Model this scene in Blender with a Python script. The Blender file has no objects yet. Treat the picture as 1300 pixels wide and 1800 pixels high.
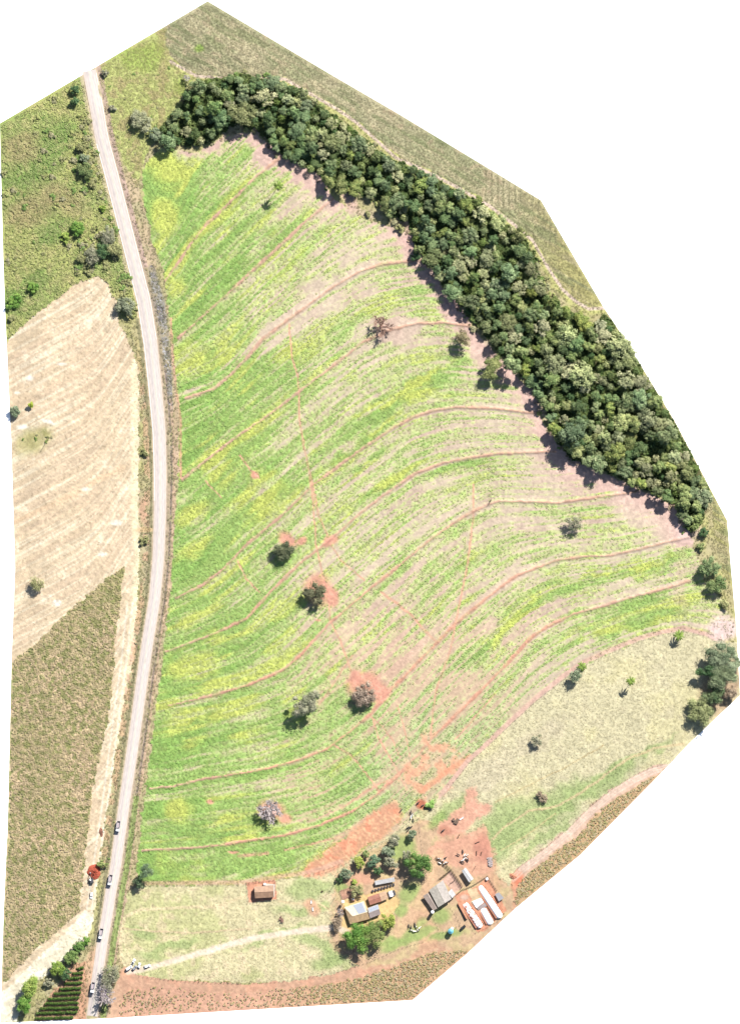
import bpy, math, random
import numpy as np
from mathutils import Vector, Matrix, Euler

# ------------------------------------------------------------------ camera, sky, sun, exposure
S = 0.4                                   # metres per map unit
def W(px, py): return ((px - 650.0) * S, (900.0 - py) * S)

scene = bpy.context.scene
cam_d = bpy.data.cameras.new("camera"); cam = bpy.data.objects.new("camera", cam_d)
scene.collection.objects.link(cam); scene.camera = cam
cam_d.type = 'ORTHO'; cam_d.ortho_scale = 720.0; cam_d.clip_start = 1.0; cam_d.clip_end = 3000.0
cam.location = (0, 0, 400); cam.rotation_euler = (0, 0, 0)

SUN_EL = math.radians(41.0)
SUN_AZ = math.atan2(0.53, 0.85)           # clockwise from +y (north): the sun stands north-east
world = bpy.data.worlds.new("World"); scene.world = world; world.use_nodes = True
wn = world.node_tree.nodes; wl = world.node_tree.links
sky = wn.new("ShaderNodeTexSky"); sky.sky_type = 'NISHITA'; sky.sun_disc = False
sky.sun_elevation = SUN_EL; sky.sun_rotation = SUN_AZ
wl.new(sky.outputs[0], wn["Background"].inputs[0]); wn["Background"].inputs[1].default_value = 0.055
sun_d = bpy.data.lights.new("sun", 'SUN'); sun = bpy.data.objects.new("sun", sun_d)
scene.collection.objects.link(sun)
sun_d.energy = 4.4; sun_d.angle = math.radians(0.5); sun_d.color = (1.0, 0.965, 0.915)
sdir = Vector((math.sin(SUN_AZ) * math.cos(SUN_EL), math.cos(SUN_AZ) * math.cos(SUN_EL), math.sin(SUN_EL)))
sun.rotation_euler = sdir.to_track_quat('Z', 'Y').to_euler(); sun.location = sdir * 300
scene.view_settings.view_transform = 'Standard'; scene.view_settings.look = 'None'
scene.view_settings.exposure = 1.6; scene.view_settings.gamma = 1.0
scene.cycles.max_bounces = 5; scene.cycles.diffuse_bounces = 3; scene.cycles.transmission_bounces = 2
scene.cycles.caustics_reflective = False; scene.cycles.caustics_refractive = False

random.seed(7)
RNG = np.random.default_rng(11)
COL = scene.collection
REF = 0.40                                # sunlit picture tone -> surface reflectance

# ------------------------------------------------------------------ helpers: tags, materials, meshes
def tag(o, label=None, cat=None, group=None, kind=None):
    if label: o["label"] = label
    if cat: o["category"] = cat
    if group: o["group"] = group
    if kind: o["kind"] = kind
    return o
def empty(name, loc=(0, 0, 0), rz=0.0, label=None, cat=None, group=None):
    o = bpy.data.objects.new(name, None); COL.objects.link(o)
    o.location = loc; o.rotation_euler = (0, 0, rz); o.empty_display_size = 0.5
    return tag(o, label, cat, group)
def lin(c):
    c = np.asarray(c, float) / 255.0
    return np.where(c <= 0.04045, c / 12.92, ((c + 0.055) / 1.055) ** 2.4)
def C(r, g, b, k=REF):
    v = lin((r, g, b)) * k
    return (float(v[0]), float(v[1]), float(v[2]), 1.0)

def mat_plain(name, col, rough=0.7, metal=0.0, var=0.12, scale=3.0, bump=0.0):
    m = bpy.data.materials.new(name); m.use_nodes = True
    n = m.node_tree.nodes; l = m.node_tree.links; b = n["Principled BSDF"]
    tc = n.new("ShaderNodeTexCoord"); no = n.new("ShaderNodeTexNoise")
    no.inputs["Scale"].default_value = scale; no.inputs["Detail"].default_value = 4
    l.new(tc.outputs["Object"], no.inputs["Vector"])
    mr = n.new("ShaderNodeMapRange"); mr.inputs[1].default_value = 0.25; mr.inputs[2].default_value = 0.75
    mr.inputs[3].default_value = 1 - var; mr.inputs[4].default_value = 1 + var
    l.new(no.outputs[0], mr.inputs[0])
    mx = n.new("ShaderNodeVectorMath"); mx.operation = 'SCALE'
    mx.inputs[0].default_value = col[:3]; l.new(mr.outputs[0], mx.inputs["Scale"])
    l.new(mx.outputs[0], b.inputs["Base Color"])
    b.inputs["Roughness"].default_value = rough; b.inputs["Metallic"].default_value = metal
    b.inputs["Specular IOR Level"].default_value = 0.3
    if bump > 0:
        bp = n.new("ShaderNodeBump"); bp.inputs["Strength"].default_value = bump
        l.new(no.outputs[0], bp.inputs["Height"]); l.new(bp.outputs[0], b.inputs["Normal"])
    return m
def mat_attr(name, rough=0.9, var=0.18, scale=0.9, transl=0.0, obj_var=0.0, bump=0.0, fine=0.0):
    """colour from the point attribute 'tint', broken up by noise; optional leaf translucency and per-object variation"""
    m = bpy.data.materials.new(name); m.use_nodes = True
    n = m.node_tree.nodes; l = m.node_tree.links; b = n["Principled BSDF"]
    at = n.new("ShaderNodeAttribute"); at.attribute_name = "tint"
    tc = n.new("ShaderNodeTexCoord"); no = n.new("ShaderNodeTexNoise")
    no.inputs["Scale"].default_value = scale; no.inputs["Detail"].default_value = 5; no.inputs["Roughness"].default_value = 0.65
    l.new(tc.outputs["Object"], no.inputs["Vector"])
    mr = n.new("ShaderNodeMapRange"); mr.inputs[1].default_value = 0.3; mr.inputs[2].default_value = 0.7
    mr.inputs[3].default_value = 1 - var; mr.inputs[4].default_value = 1 + var
    l.new(no.outputs[0], mr.inputs[0])
    mx = n.new("ShaderNodeVectorMath"); mx.operation = 'SCALE'
    l.new(at.outputs["Color"], mx.inputs[0]); l.new(mr.outputs[0], mx.inputs["Scale"])
    last = mx.outputs[0]
    if obj_var > 0:
        oi = n.new("ShaderNodeObjectInfo")
        hs = n.new("ShaderNodeHueSaturation")
        a = n.new("ShaderNodeMapRange"); a.inputs[3].default_value = 1 - obj_var; a.inputs[4].default_value = 1 + obj_var * 1.6
        l.new(oi.outputs["Random"], a.inputs[0]); l.new(a.outputs[0], hs.inputs["Value"])
        w1 = n.new("ShaderNodeMath"); w1.operation = 'MULTIPLY'; w1.inputs[1].default_value = 7.31
        w2 = n.new("ShaderNodeMath"); w2.operation = 'FRACT'
        l.new(oi.outputs["Random"], w1.inputs[0]); l.new(w1.outputs[0], w2.inputs[0])
        h = n.new("ShaderNodeMapRange"); h.inputs[3].default_value = 0.484; h.inputs[4].default_value = 0.506
        l.new(w2.outputs[0], h.inputs[0]); l.new(h.outputs[0], hs.inputs["Hue"])
        s = n.new("ShaderNodeMapRange"); s.inputs[3].default_value = 1.02; s.inputs[4].default_value = 0.8
        w3 = n.new("ShaderNodeMath"); w3.operation = 'MULTIPLY'; w3.inputs[1].default_value = 13.7
        w4 = n.new("ShaderNodeMath"); w4.operation = 'FRACT'
        l.new(oi.outputs["Random"], w3.inputs[0]); l.new(w3.outputs[0], w4.inputs[0])
        l.new(w4.outputs[0], s.inputs[0]); l.new(s.outputs[0], hs.inputs["Saturation"])
        l.new(last, hs.inputs["Color"]); last = hs.outputs[0]
    l.new(last, b.inputs["Base Color"])
    b.inputs["Roughness"].default_value = rough; b.inputs["Specular IOR Level"].default_value = 0.15
    if bump > 0:
        bp = n.new("ShaderNodeBump"); bp.inputs["Strength"].default_value = bump; bp.inputs["Distance"].default_value = 0.3
        l.new(no.outputs[0], bp.inputs["Height"]); l.new(bp.outputs[0], b.inputs["Normal"])
    if transl > 0:
        tr = n.new("ShaderNodeBsdfTranslucent"); l.new(last, tr.inputs[0])
        ms = n.new("ShaderNodeMixShader"); ms.inputs[0].default_value = transl
        l.new(b.outputs[0], ms.inputs[1]); l.new(tr.outputs[0], ms.inputs[2])
        l.new(ms.outputs[0], n["Material Output"].inputs[0])
    return m

def fast_mesh(name, V, F, tint=None, mat=None, smooth=False):
    """V (n,3), F (m,k) array of equal-sized faces, tint (n,3) linear"""
    me = bpy.data.meshes.new(name)
    V = np.ascontiguousarray(V, np.float32); F = np.ascontiguousarray(F, np.int32)
    m, k = F.shape
    me.vertices.add(len(V)); me.vertices.foreach_set("co", V.ravel())
    me.loops.add(m * k); me.loops.foreach_set("vertex_index", F.ravel())
    me.polygons.add(m)
    me.polygons.foreach_set("loop_start", np.arange(0, m * k, k, dtype=np.int32))
    if smooth: me.polygons.foreach_set("use_smooth", np.ones(m, bool))
    if tint is not None:
        a = me.attributes.new("tint", 'FLOAT_COLOR', 'POINT')
        t4 = np.ones((len(V), 4), np.float32); t4[:, :3] = tint
        a.data.foreach_set("color", t4.ravel())
    me.update(calc_edges=True); me.validate()
    if mat: me.materials.append(mat)
    return me
def link(name, me, parent=None, loc=(0, 0, 0), rz=0.0):
    o = bpy.data.objects.new(name, me); COL.objects.link(o)
    o.location = loc; o.rotation_euler = (0, 0, rz)
    if parent: o.parent = parent
    return o

class MB:
    """collects boxes, tubes, prisms; build() links them as one mesh object"""
    def __init__(s): s.v = []; s.f = []
    def add(s, vs, fs):
        o = len(s.v); s.v += [tuple(v) for v in vs]; s.f += [tuple(i + o for i in f) for f in fs]; return s
    def box(s, c, d, rz=0.0, taper=1.0, ry=0.0):
        x, y, z = d[0] / 2, d[1] / 2, d[2] / 2; vs = []
        for (a, b_, e) in ((-1,-1,-1),(1,-1,-1),(1,1,-1),(-1,1,-1),(-1,-1,1),(1,-1,1),(1,1,1),(-1,1,1)):
            t = taper if e > 0 else 1.0
            p = Vector((a * x * t, b_ * y * t, e * z))
            if ry: p = Matrix.Rotation(ry, 3, 'Y') @ p
            if rz: p = Matrix.Rotation(rz, 3, 'Z') @ p
            vs.append((p.x + c[0], p.y + c[1], p.z + c[2]))
        return s.add(vs, [(0,3,2,1),(4,5,6,7),(0,1,5,4),(1,2,6,5),(2,3,7,6),(3,0,4,7)])
    def tube(s, p0, p1, r0, r1=None, n=8, caps=True):
        r1 = r0 if r1 is None else r1
        a, b_ = Vector(p0), Vector(p1); d = (b_ - a)
        if d.length < 1e-6: return s
        d.normalize(); u = d.orthogonal().normalized(); w = d.cross(u)
        vs = []
        for (p, r) in ((a, r0), (b_, r1)):
            for i in range(n):
                t = 2 * math.pi * i / n; vs.append(p + (u * math.cos(t) + w * math.sin(t)) * r)
        fs = [(i, (i + 1) % n, n + (i + 1) % n, n + i) for i in range(n)]
        if caps: fs += [tuple(range(n - 1, -1, -1)), tuple(range(n, 2 * n))]
        return s.add(vs, fs)
    def prism(s, pts, z0, z1):
        n = len(pts)
        vs = [(p[0], p[1], z0) for p in pts] + [(p[0], p[1], z1) for p in pts]
        fs = [tuple(range(n - 1, -1, -1)), tuple(range(n, 2 * n))] + [(i, (i + 1) % n, n + (i + 1) % n, n + i) for i in range(n)]
        return s.add(vs, fs)
    def side(s, pts, y0, y1):
        """profile in x-z extruded along y"""
        n = len(pts)
        vs = [(p[0], y0, p[1]) for p in pts] + [(p[0], y1, p[1]) for p in pts]
        fs = [tuple(range(n)), tuple(range(2 * n - 1, n - 1, -1))] + [(i, n + i, n + (i + 1) % n, (i + 1) % n) for i in range(n)]
        return s.add(vs, fs)
    def slab(s, quad, th=0.06):
        q = [Vector(p) for p in quad]; n = (q[1] - q[0]).cross(q[2] - q[0]).normalized()
        if n.z < 0: n = -n
        k = len(q)
        vs = q + [p - n * th for p in q]
        fs = [tuple(range(k)), tuple(range(2 * k - 1, k - 1, -1))] + [(i, k + i, k + (i + 1) % k, (i + 1) % k) for i in range(k)]
        return s.add(vs, fs)
    def mesh(s, name, mat):
        me = bpy.data.meshes.new(name); me.from_pydata(s.v, [], s.f); me.update()
        if mat: me.materials.append(mat)
        return me
    def build(s, name, mat, parent=None, loc=(0, 0, 0), rz=0.0):
        return link(name, s.mesh(name, mat), parent, loc, rz)

# ------------------------------------------------------------------ noise and map tools
_TAB = RNG.random((256, 256))
def vnoise(x, y, seed=0):
    x = x + seed * 37.17; y = y + seed * 91.73
    xi = np.floor(x).astype(int); yi = np.floor(y).astype(int); fx = x - xi; fy = y - yi
    fx = fx * fx * (3 - 2 * fx); fy = fy * fy * (3 - 2 * fy)
    a = _TAB[yi & 255, xi & 255]; b = _TAB[yi & 255, (xi + 1) & 255]
    c = _TAB[(yi + 1) & 255, xi & 255]; d = _TAB[(yi + 1) & 255, (xi + 1) & 255]
    return (a * (1 - fx) + b * fx) * (1 - fy) + (c * (1 - fx) + d * fx) * fy
def fbm(x, y, seed=0, o=4):
    t = 0; a = 0.5; s = 0
    for i in range(o):
        t = t + a * vnoise(x * 2 ** i, y * 2 ** i, seed + i * 5); s += a; a *= 0.5
    return t / s
def sstep(a, b, x):
    t = np.clip((x - a) / (b - a), 0, 1); return t * t * (3 - 2 * t)

Q = 1.7
gx = np.arange(-4, 1306, Q); gy = np.arange(-4, 1806, Q)
PX, PY = np.meshgrid(gx, gy); NY, NX = PX.shape

def inpoly(poly, X, Y):
    p = np.asarray(poly, float); r = np.zeros(X.shape, bool)
    m = (X >= p[:, 0].min()) & (X <= p[:, 0].max()) & (Y >= p[:, 1].min()) & (Y <= p[:, 1].max())
    x = X[m]; y = Y[m]; ins = np.zeros(x.shape, bool); j = len(p) - 1
    for i in range(len(p)):
        if p[i, 1] != p[j, 1]:
            c = ((p[i, 1] > y) != (p[j, 1] > y)) & (x < (p[j, 0] - p[i, 0]) * (y - p[i, 1]) / (p[j, 1] - p[i, 1]) + p[i, 0])
            ins ^= c
        j = i
    r[m] = ins; return r
def dline(pts, maxd=60.0, X=None, Y=None):
    X = PX if X is None else X; Y = PY if Y is None else Y
    D = np.full(X.shape, 1e3); p = np.asarray(pts, float)
    for a, b in zip(p[:-1], p[1:]):
        m = (X > min(a[0], b[0]) - maxd) & (X < max(a[0], b[0]) + maxd) & (Y > min(a[1], b[1]) - maxd) & (Y < max(a[1], b[1]) + maxd)
        x = X[m]; y = Y[m]; d = b - a; L = d @ d + 1e-9
        t = np.clip(((x - a[0]) * d[0] + (y - a[1]) * d[1]) / L, 0, 1)
        D[m] = np.minimum(D[m], np.hypot(x - a[0] - t * d[0], y - a[1] - t * d[1]))
    return D
# ragged coordinates so that borders between fields are uneven
WX = PX + (fbm(PX / 9, PY / 9, 3, 3) - 0.5) * 9; WY = PY + (fbm(PX / 9, PY / 9, 8, 3) - 0.5) * 9
WX2 = PX + (fbm(PX / 22, PY / 22, 13, 4) - 0.5) * 34; WY2 = PY + (fbm(PX / 22, PY / 22, 18, 4) - 0.5) * 34
N1 = fbm(PX / 60, PY / 60, 21, 4); N2 = fbm(PX / 14, PY / 14, 22, 4); N3 = fbm(PX / 4, PY / 4, 23, 2); NR = RNG.random(PX.shape)

# ------------------------------------------------------------------ traced plan
OUT = [(365,2),(0,217),(6,450),(10,560),(20,770),(27,1000),(21,1150),(14,1450),(7,1600),(1,1798),(190,1790),(725,1758),(822,1675),
       (905,1597),(1020,1502),(1170,1350),(1210,1307),(1300,1222),(1293,1100),(1284,1000),(1277,915),(1248,860),(1185,740),(1100,600),
       (1060,540),(1010,455),(950,352),(860,297),(700,200),(580,130)]
ROAD = [(150,100),(158,126),(171,194),(179,242),(193,294),(215.5,381),(233,450),(253,527),(265,603),(273,679),(280,756),(282,832),(281.5,901),(279,978),
        (272,1054),(259.5,1130),(248.5,1206),(242.5,1251),(231.5,1328),(220,1404),(209.5,1480),(202.5,1531),(196,1561),(189,1608),(180.5,1654),
        (174,1700),(167,1746),(162,1791),(158,1830)]
TER = [
 [(270,520),(319,455),(335,429),(362,395),(402,358),(445,315),(488,280),(520,255)],
 [(313,594),(362,551),(402,515),(445,474),(485,438),(538,388),(573,360),(600,338)],
 [(326,700),(372,685),(394,669),(428,635),(461,597),(507,561),(578,509),(635,476),(672,464),(728,458),(760,455)],
 [(320,843),(366,806),(418,766),(477,726),(526,688),(588,641),(638,601),(691,578),(734,568),(777,567),(826,573)],
 [(309,1051),(355,1029),(392,1001),(435,955),(502,900),(551,851),(628,794),(694,750),(723,734),(762,721),(805,715),(872,718),(946,727)],
 [(291,1146),(337,1129),(383,1111),(432,1088),(475,1041),(525,992),(577,951),(629,906),(661,880),(729,832),(778,814),(821,805),(877,797),(975,794)],
 [(297,1240),(383,1220),(445,1201),(497,1177),(531,1149),(577,1097),(660,1027),(708,988),(760,945),(815,908),(852,889),(877,881),(931,882),(977,884),(1054,873),(1121,864)],
 [(263,1386),(306,1382),(358,1369),(451,1355),(522,1337),(574,1317),(618,1283),(651,1255),(678,1222),(712,1188),(765,1132),(802,1094),(862,1046),(908,1011),(977,985),(1023,978),(1072,976),(1115,967),(1171,953),(1208,944)],
 [(251,1495),(358,1489),(435,1478),(497,1469),(558,1452),(620,1425),(657,1400),(700,1362),(734,1326),(758,1298),(802,1255),(842,1217),(888,1169),(931,1122),(962,1101),(1008,1079),(1060,1065),(1115,1048),(1177,1032),(1211,1021)],
]
T10 = [(1260,1128),(1245,1119),(1202,1108),(1162,1115),(1122,1127),(1085,1142),(1029,1167),(992,1192),(946,1228),(900,1270),(857,1311),(823,1342),(780,1397),(757,1418)]
BOT = [(240,1557),(430,1555),(490,1545),(545,1537),(600,1518),(640,1496),(690,1465),(720,1440),(740,1424)]
FIELD = [(250,300),(255,360),(268,430),(287,470),(298,560),(306,620),(316,740),(314,840),(307,930),(300,1040),(287,1150),(275,1240),(262,1340),(250,1430),(243,1500)] \
        + BOT + T10[::-1] + [(1284,1090),(1270,1060),(1240,1020),(1215,950),(1190,890),(1120,860),(1040,822),(990,792),(952,740),(935,690),(880,630),(830,575),
        (790,510),(750,450),(715,405),(640,385),(590,350),(560,310),(500,270),(440,232),(395,238),(350,268),(280,262)]
FOREST = [(277,242),(290,215),(318,194),(332,159),(366,140),(425,134),(488,145),(522,155),(564,185),(609,222),(643,250),(678,278),(716,292),(771,321),(806,338),(844,356),
          (871,383),(915,413),(938,451),(950,492),(965,525),(1005,553),(1040,574),(1066,556),(1102,608),(1185,746),(1246,862),(1236,900),(1226,925),(1213,932),(1196,898),(1172,874),(1137,860),(1092,839),
          (1044,818),(1006,804),(981,777),(968,742),(954,708),(930,670),(899,641),(871,610),(837,568),(799,523),(764,471),(736,444),(719,390),(688,374),
          (661,346),(612,339),(591,332),(564,308),(540,294),(488,263),(446,221),(401,221),(374,246),(325,256)]
NECROP = [(365,-5),(285,40),(290,52),(294,83),(308,111),(346,130),(381,135),(432,135),(501,135),(529,152),(591,187),(626,211),(661,242),(695,273),(736,291),(799,323),
          (858,357),(899,388),(937,420),(961,464),(989,506),(1013,527),(1034,539),(1062,538),(1080,530),(1020,440),(960,345),(870,290),(590,120)]
ECROP = [(1252,872),(1262,880),(1290,915),(1295,1045),(1272,1012),(1258,965),(1251,910)]
STUB = [(8,605),(51,562),(102,522),(142,494),(173,486),(193,501),(203,527),(211,573),(228,603),(241,636),(245,679),(245,730),(244,796),(244,851),(246,952),(244,1028),
        (234,1155),(226,1200),(213,1264),(200,1353),(188,1429),(178,1505),(168,1600),(160,1640),(140,1650),(100,1690),(60,1730),(30,1790),(-5,1800)]
MAIZE = [(221,993),(162,1039),(112,1082),(66,1128),(15,1170),(8,1450),(0,1735),(35,1698),(69,1663),(108,1633),(138,1601),(148,1529),(155,1455),(165,1378),(178,1315),(193,1251),
         (198,1206),(206,1105),(216,1028)]
SMAIZE = [(207,1800),(212,1754),(225,1741),(277,1732),(385,1745),(446,1745),(508,1738),(600,1726),(652,1714),(698,1695),(732,1683),(757,1674),(812,1671),(830,1670),(730,1765),(400,1785)]
RMAIZE = [(906,1563),(922,1538),(974,1498),(1017,1468),(1035,1443),(1066,1415),(1112,1385),(1152,1363),(1175,1350),(1030,1505),(905,1605)]
RFENCE = [(1182,1338),(1143,1348),(1106,1366),(1072,1388),(1035,1418),(998,1455),(962,1486),(912,1523),(898,1537)]
RPAST = T10 + [(745,1440),(770,1470),(830,1500),(866,1530),(895,1560)] + RFENCE[::-1] + [(1215,1305),(1310,1225),(1300,1130)]
LPAST = BOT + [(745,1440),(690,1480),(610,1530),(590,1560),(600,1640),(640,1690),(590,1712),(508,1724),(420,1727),(330,1723),(260,1718),(215,1700),(205,1640),(225,1570)]
SFENCE = [(245,1716),(300,1722),(360,1727),(420,1728),(480,1726),(540,1718),(600,1706),(650,1690),(700,1668),(750,1653)]
YARD = [(590,1535),(640,1500),(690,1475),(740,1440),(775,1450),(868,1490),(872,1540),(900,1560),(908,1598),(822,1674),(760,1668),(700,1692),(640,1700),(600,1680),(575,1650),(585,1600)]
SCRUB = [(-5,215),(145,130),(160,200),(172,260),(190,330),(215,420),(230,490),(240,540),(215,560),(193,500),(173,486),(142,494),(102,522),(51,562),(8,605)]
MEADOW = [(170,110),(290,35),(294,83),(308,111),(346,130),(330,160),(316,194),(285,215),(275,245),(260,265),(250,300),(240,330),(215,280),(195,220),(180,150)]

inside = inpoly(OUT, PX, PY)
dout = dline(OUT + [OUT[0]], 80)
efade = np.where(inside, sstep(2, 75, dout), 0)
mField = inpoly(FIELD, WX, WY); mForest = inpoly(FOREST, WX, WY); mNE = inpoly(NECROP, WX, WY) | inpoly(ECROP, PX, PY)
mStub = inpoly(STUB, WX, WY); mMaize = inpoly(MAIZE, WX, WY); mSM = inpoly(SMAIZE, WX, WY); mRM = inpoly(RMAIZE, WX, WY)
mRP = inpoly(RPAST, WX, WY); mLP = inpoly(LPAST, WX, WY); mYard = inpoly(YARD, WX, WY); mScrub = inpoly(SCRUB, WX, WY); mMead = inpoly(MEADOW, WX, WY)
dRoad = dline(ROAD, 60)
def road_halfwidth(py): return np.interp(py, [100, 600, 1000, 1500, 1800], [12.0, 12.4, 10.5, 9.8, 9.6])
hw = road_halfwidth(PY); mRoad = dRoad < hw
roadx = np.interp(PY, [p[1] for p in ROAD], [p[0] for p in ROAD]); sideR = PX - roadx      # east of the road > 0

# contour coordinate f: which terrace band, and where in it
def yline(pts, X):
    p = sorted(pts); xs = [a[0] for a in p]; ys = [a[1] for a in p]
    y = np.interp(X, xs, ys)
    s0 = np.clip((ys[2] - ys[0]) / (xs[2] - xs[0]), -1.1, -0.12); s1 = np.clip((ys[-1] - ys[-3]) / (xs[-1] - xs[-3]), -1.0, 0.15)
    return y + np.where(X < xs[0], (X - xs[0]) * s0, 0) + np.where(X > xs[-1], (X - xs[-1]) * s1, 0)
YL = [yline(TER[0], PX) - 130] + [yline(t, PX) for t in TER] + [np.maximum(yline(T10, PX), np.where(PX < 757, 1418 + (757 - PX) * 0.55, 0))]
for i in range(1, len(YL)): YL[i] = np.maximum(YL[i], YL[i - 1] + 8)
FC = np.zeros(PX.shape)
for i in range(len(YL) - 1):
    t = (PY - YL[i]) / (YL[i + 1] - YL[i]); m = (t >= 0) & (t < 1); FC[m] = i + t[m]
m = PY >= YL[-1]; FC[m] = len(YL) - 1 + ((PY - YL[-1])[m]) / 90.0
UC = PX * 0.8 - PY * 0.6

def soft(m, k=5, rag=0.75):
    b = np.asarray(m, float)
    for ax in (0, 1):
        b = sum(np.roll(b, o, ax) for o in range(-k, k + 1)) / (2 * k + 1)
    return sstep(0.2, 0.8, b + (N3 - 0.5) * rag * 4 * b * (1 - b) + (N2 - 0.5) * rag * 4 * b * (1 - b))
# ------------------------------------------------------------------ ground colours (map of what grows or lies where)
col = np.zeros((NY, NX, 3)); col[:] = (196, 186, 140)
def paint(mask, c, a=1.0):
    w = np.asarray(mask, float) * a
    col[:] = col * (1 - w[..., None]) + np.asarray(c, float) * w[..., None]
def vary(mask, amp):
    f = 1 + amp * mask
    col[:] = col * f[..., None]
# verges
paint(sstep(0.35, 0.7, N2), (186, 186, 118), 0.6); paint(sstep(0.5, 0.75, N1), (205, 190, 160), 0.5)
# top meadow and scrub
paint(mMead, (196, 202, 128)); paint(mMead * sstep(0.52, 0.68, N2), (178, 160, 120), 0.7); paint(mMead * sstep(0.55, 0.7, N1), (165, 190, 92), 0.6)
paint(mScrub, (192, 198, 122)); paint(mScrub * sstep(0.5, 0.64, N1), (166, 186, 108), 0.8)
def blob(cx, cy, rx, ry, ang=0.0, soft=0.5, warp=True):
    k_ = min(1.0, max(rx, ry) / 70.0); X = PX + (WX2 - PX) * k_ - cx; Y = PY + (WY2 - PY) * k_ - cy; c, s = math.cos(math.radians(ang)), math.sin(math.radians(ang))
    r = np.hypot((X * c + Y * s) / rx, (-X * s + Y * c) / ry); return 1 - sstep(1 - soft, 1 + soft * 0.4, r)
for b in ((85,270,55,28,-50),(60,300,60,16,-10),(40,320,45,14,-5),(110,240,40,22,-60),(100,410,40,20,-30),(60,500,45,18,-35),(25,530,22,30,0)):
    paint(blob(*b) * mScrub, (138, 172, 90), 0.85)
for b in ((40,260,40,30,0),(55,370,45,30,-20),(110,350,50,26,30)): paint(blob(*b) * mScrub, (190, 168, 128), 0.7)
paint(mScrub * sstep(0.56, 0.68, N2), (206, 190, 140), 0.5); paint(mScrub * sstep(0.55, 0.75, N3), (130, 138, 84), 0.5)
# north-east crop
paint(mNE, (172, 172, 132)); paint(mNE * sstep(0.42, 0.62, N1), (200, 190, 154), 0.85); paint(mNE * sstep(0.58, 0.75, N2), (196, 172, 145), 0.5)
paint(mNE * sstep(880, 1020, PX), (192, 184, 116), 0.7)
paint(mNE * sstep(0.5, 0.66, fbm((PX * .85 + PY * .5) / 90, (PY * .85 - PX * .5) / 5, 93, 3)), (198, 186, 150), 0.6); paint(mNE * sstep(0.56, 0.7, fbm((PX * .85 + PY * .5) / 60, (PY * .85 - PX * .5) / 8, 94, 3)), (142, 150, 106), 0.6)
rows = 0.5 + 0.5 * np.sin(PX * 0.62 + 0.25 * np.sin(PY / 40)); paint(mNE * (rows > 0.75) * sstep(650, 760, PX), (140, 138, 104), 0.45 * sstep(.42, .62, N1))
paint(blob(350, 85, 10, 8) * mNE, (150, 190, 80), 0.7)
NEP = [(300,108),(346,134),(432,139),(501,139),(529,156),(591,191),(626,215),(661,246),(695,277),(736,295),(799,327),(858,361),(899,392),(937,424),(961,468),(989,510),(1013,531),(1034,543),(1065,541)]
dne = dline(NEP, 30); bel = np.where(inpoly(NECROP, PX, PY), 0, 1)
paint((1 - sstep(5, 14, dne)) * (1 - mNE), (205, 205, 132), 0.9); paint((1 - sstep(1.5, 4.5, dne)) * bel, (232, 208, 196), 0.9)
# stubble
paint(mStub, (228, 206, 172))
sr = fbm(PX / 60 + PY / 110, (PY + PX * 0.5) / 3.2, 40, 3)
st = PX * 0.48 + PY * 0.88
sr = fbm((PX * 0.88 - PY * 0.48) / 70, st / 3.4, 41, 3)
st = st + 60 * sstep(120, 250, PX) ** 2
fine = vnoise((PX * 0.88 - PY * 0.48) / 130, st / 2.4, 41); fine2 = fbm((PX * 0.88 - PY * 0.48) / 160, st / 6.5, 42, 2)
paint(mStub * sstep(0.5, 0.85, fine), (250, 238, 210), 0.85); paint(mStub * sstep(0.45, 0.15, fine), (214, 190, 162), 0.6)
paint(mStub * sstep(0.52, 0.7, fine2), (238, 216, 186), 0.3); paint(mStub * sstep(0.46, 0.3, fine2), (212, 190, 158), 0.3)
paint(mStub * sstep(0.5, 0.7, N1), (232, 204, 172), 0.3); paint(mStub * sstep(0.66, 0.78, N2), (250, 240, 218), 0.35)
paint((1 - sstep(2, 9, dline([(20,920),(90,890),(160,850),(215,822)], 40))) * mStub, (236, 204, 166), 0.6)
WTRK = [(236,640),(238,800),(237,930),(243,960),(238,1060),(228,1160),(218,1230),(205,1330),(192,1430),(180,1510),(168,1590),(160,1640)]
dwt = dline(WTRK, 40); paint((1 - sstep(3, 9, dwt)) * mStub, (252, 238, 198), 0.85)
paint((np.abs(sideR + 22) < 6) * sstep(560, 700, PY) * (1 - sstep(1480, 1560, PY)) * (N2 > 0.46), (222, 176, 150), 0.6)
for px_ in (0, 9): paint((1 - sstep(0.7, 2.2, dline([(x - 14 + px_, y) for x, y in WTRK[4:]], 30))) * mStub, (250, 244, 226), 0.6)
paint(blob(58, 775, 40, 20, -30, .8), (190, 184, 124), 0.85); paint(blob(70, 765, 25, 10, -30, .8) * sstep(.4, .6, N2), (150, 148, 94), 0.8)
for b in ((52,665,8,5),(85,742,14,4,20),(40,752,12,5),(108,640,10,3),(30,690,6,3),(205,920,12,6),(150,860,9,4),(100,1060,9,7),(180,975,11,5)): paint(blob(*b), (255, 250, 236), 0.8)
STRAW = [(150,1600),(110,1645),(60,1690),(15,1735),(-5,1755),(-5,1800),(30,1795),(55,1735),(100,1700),(150,1650),(168,1610)]
paint(inpoly(STRAW, WX, WY), (244, 234, 206)); paint(inpoly(STRAW, WX, WY) * sstep(0.5, 0.65, N2), (255, 250, 228), 0.6)
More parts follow.
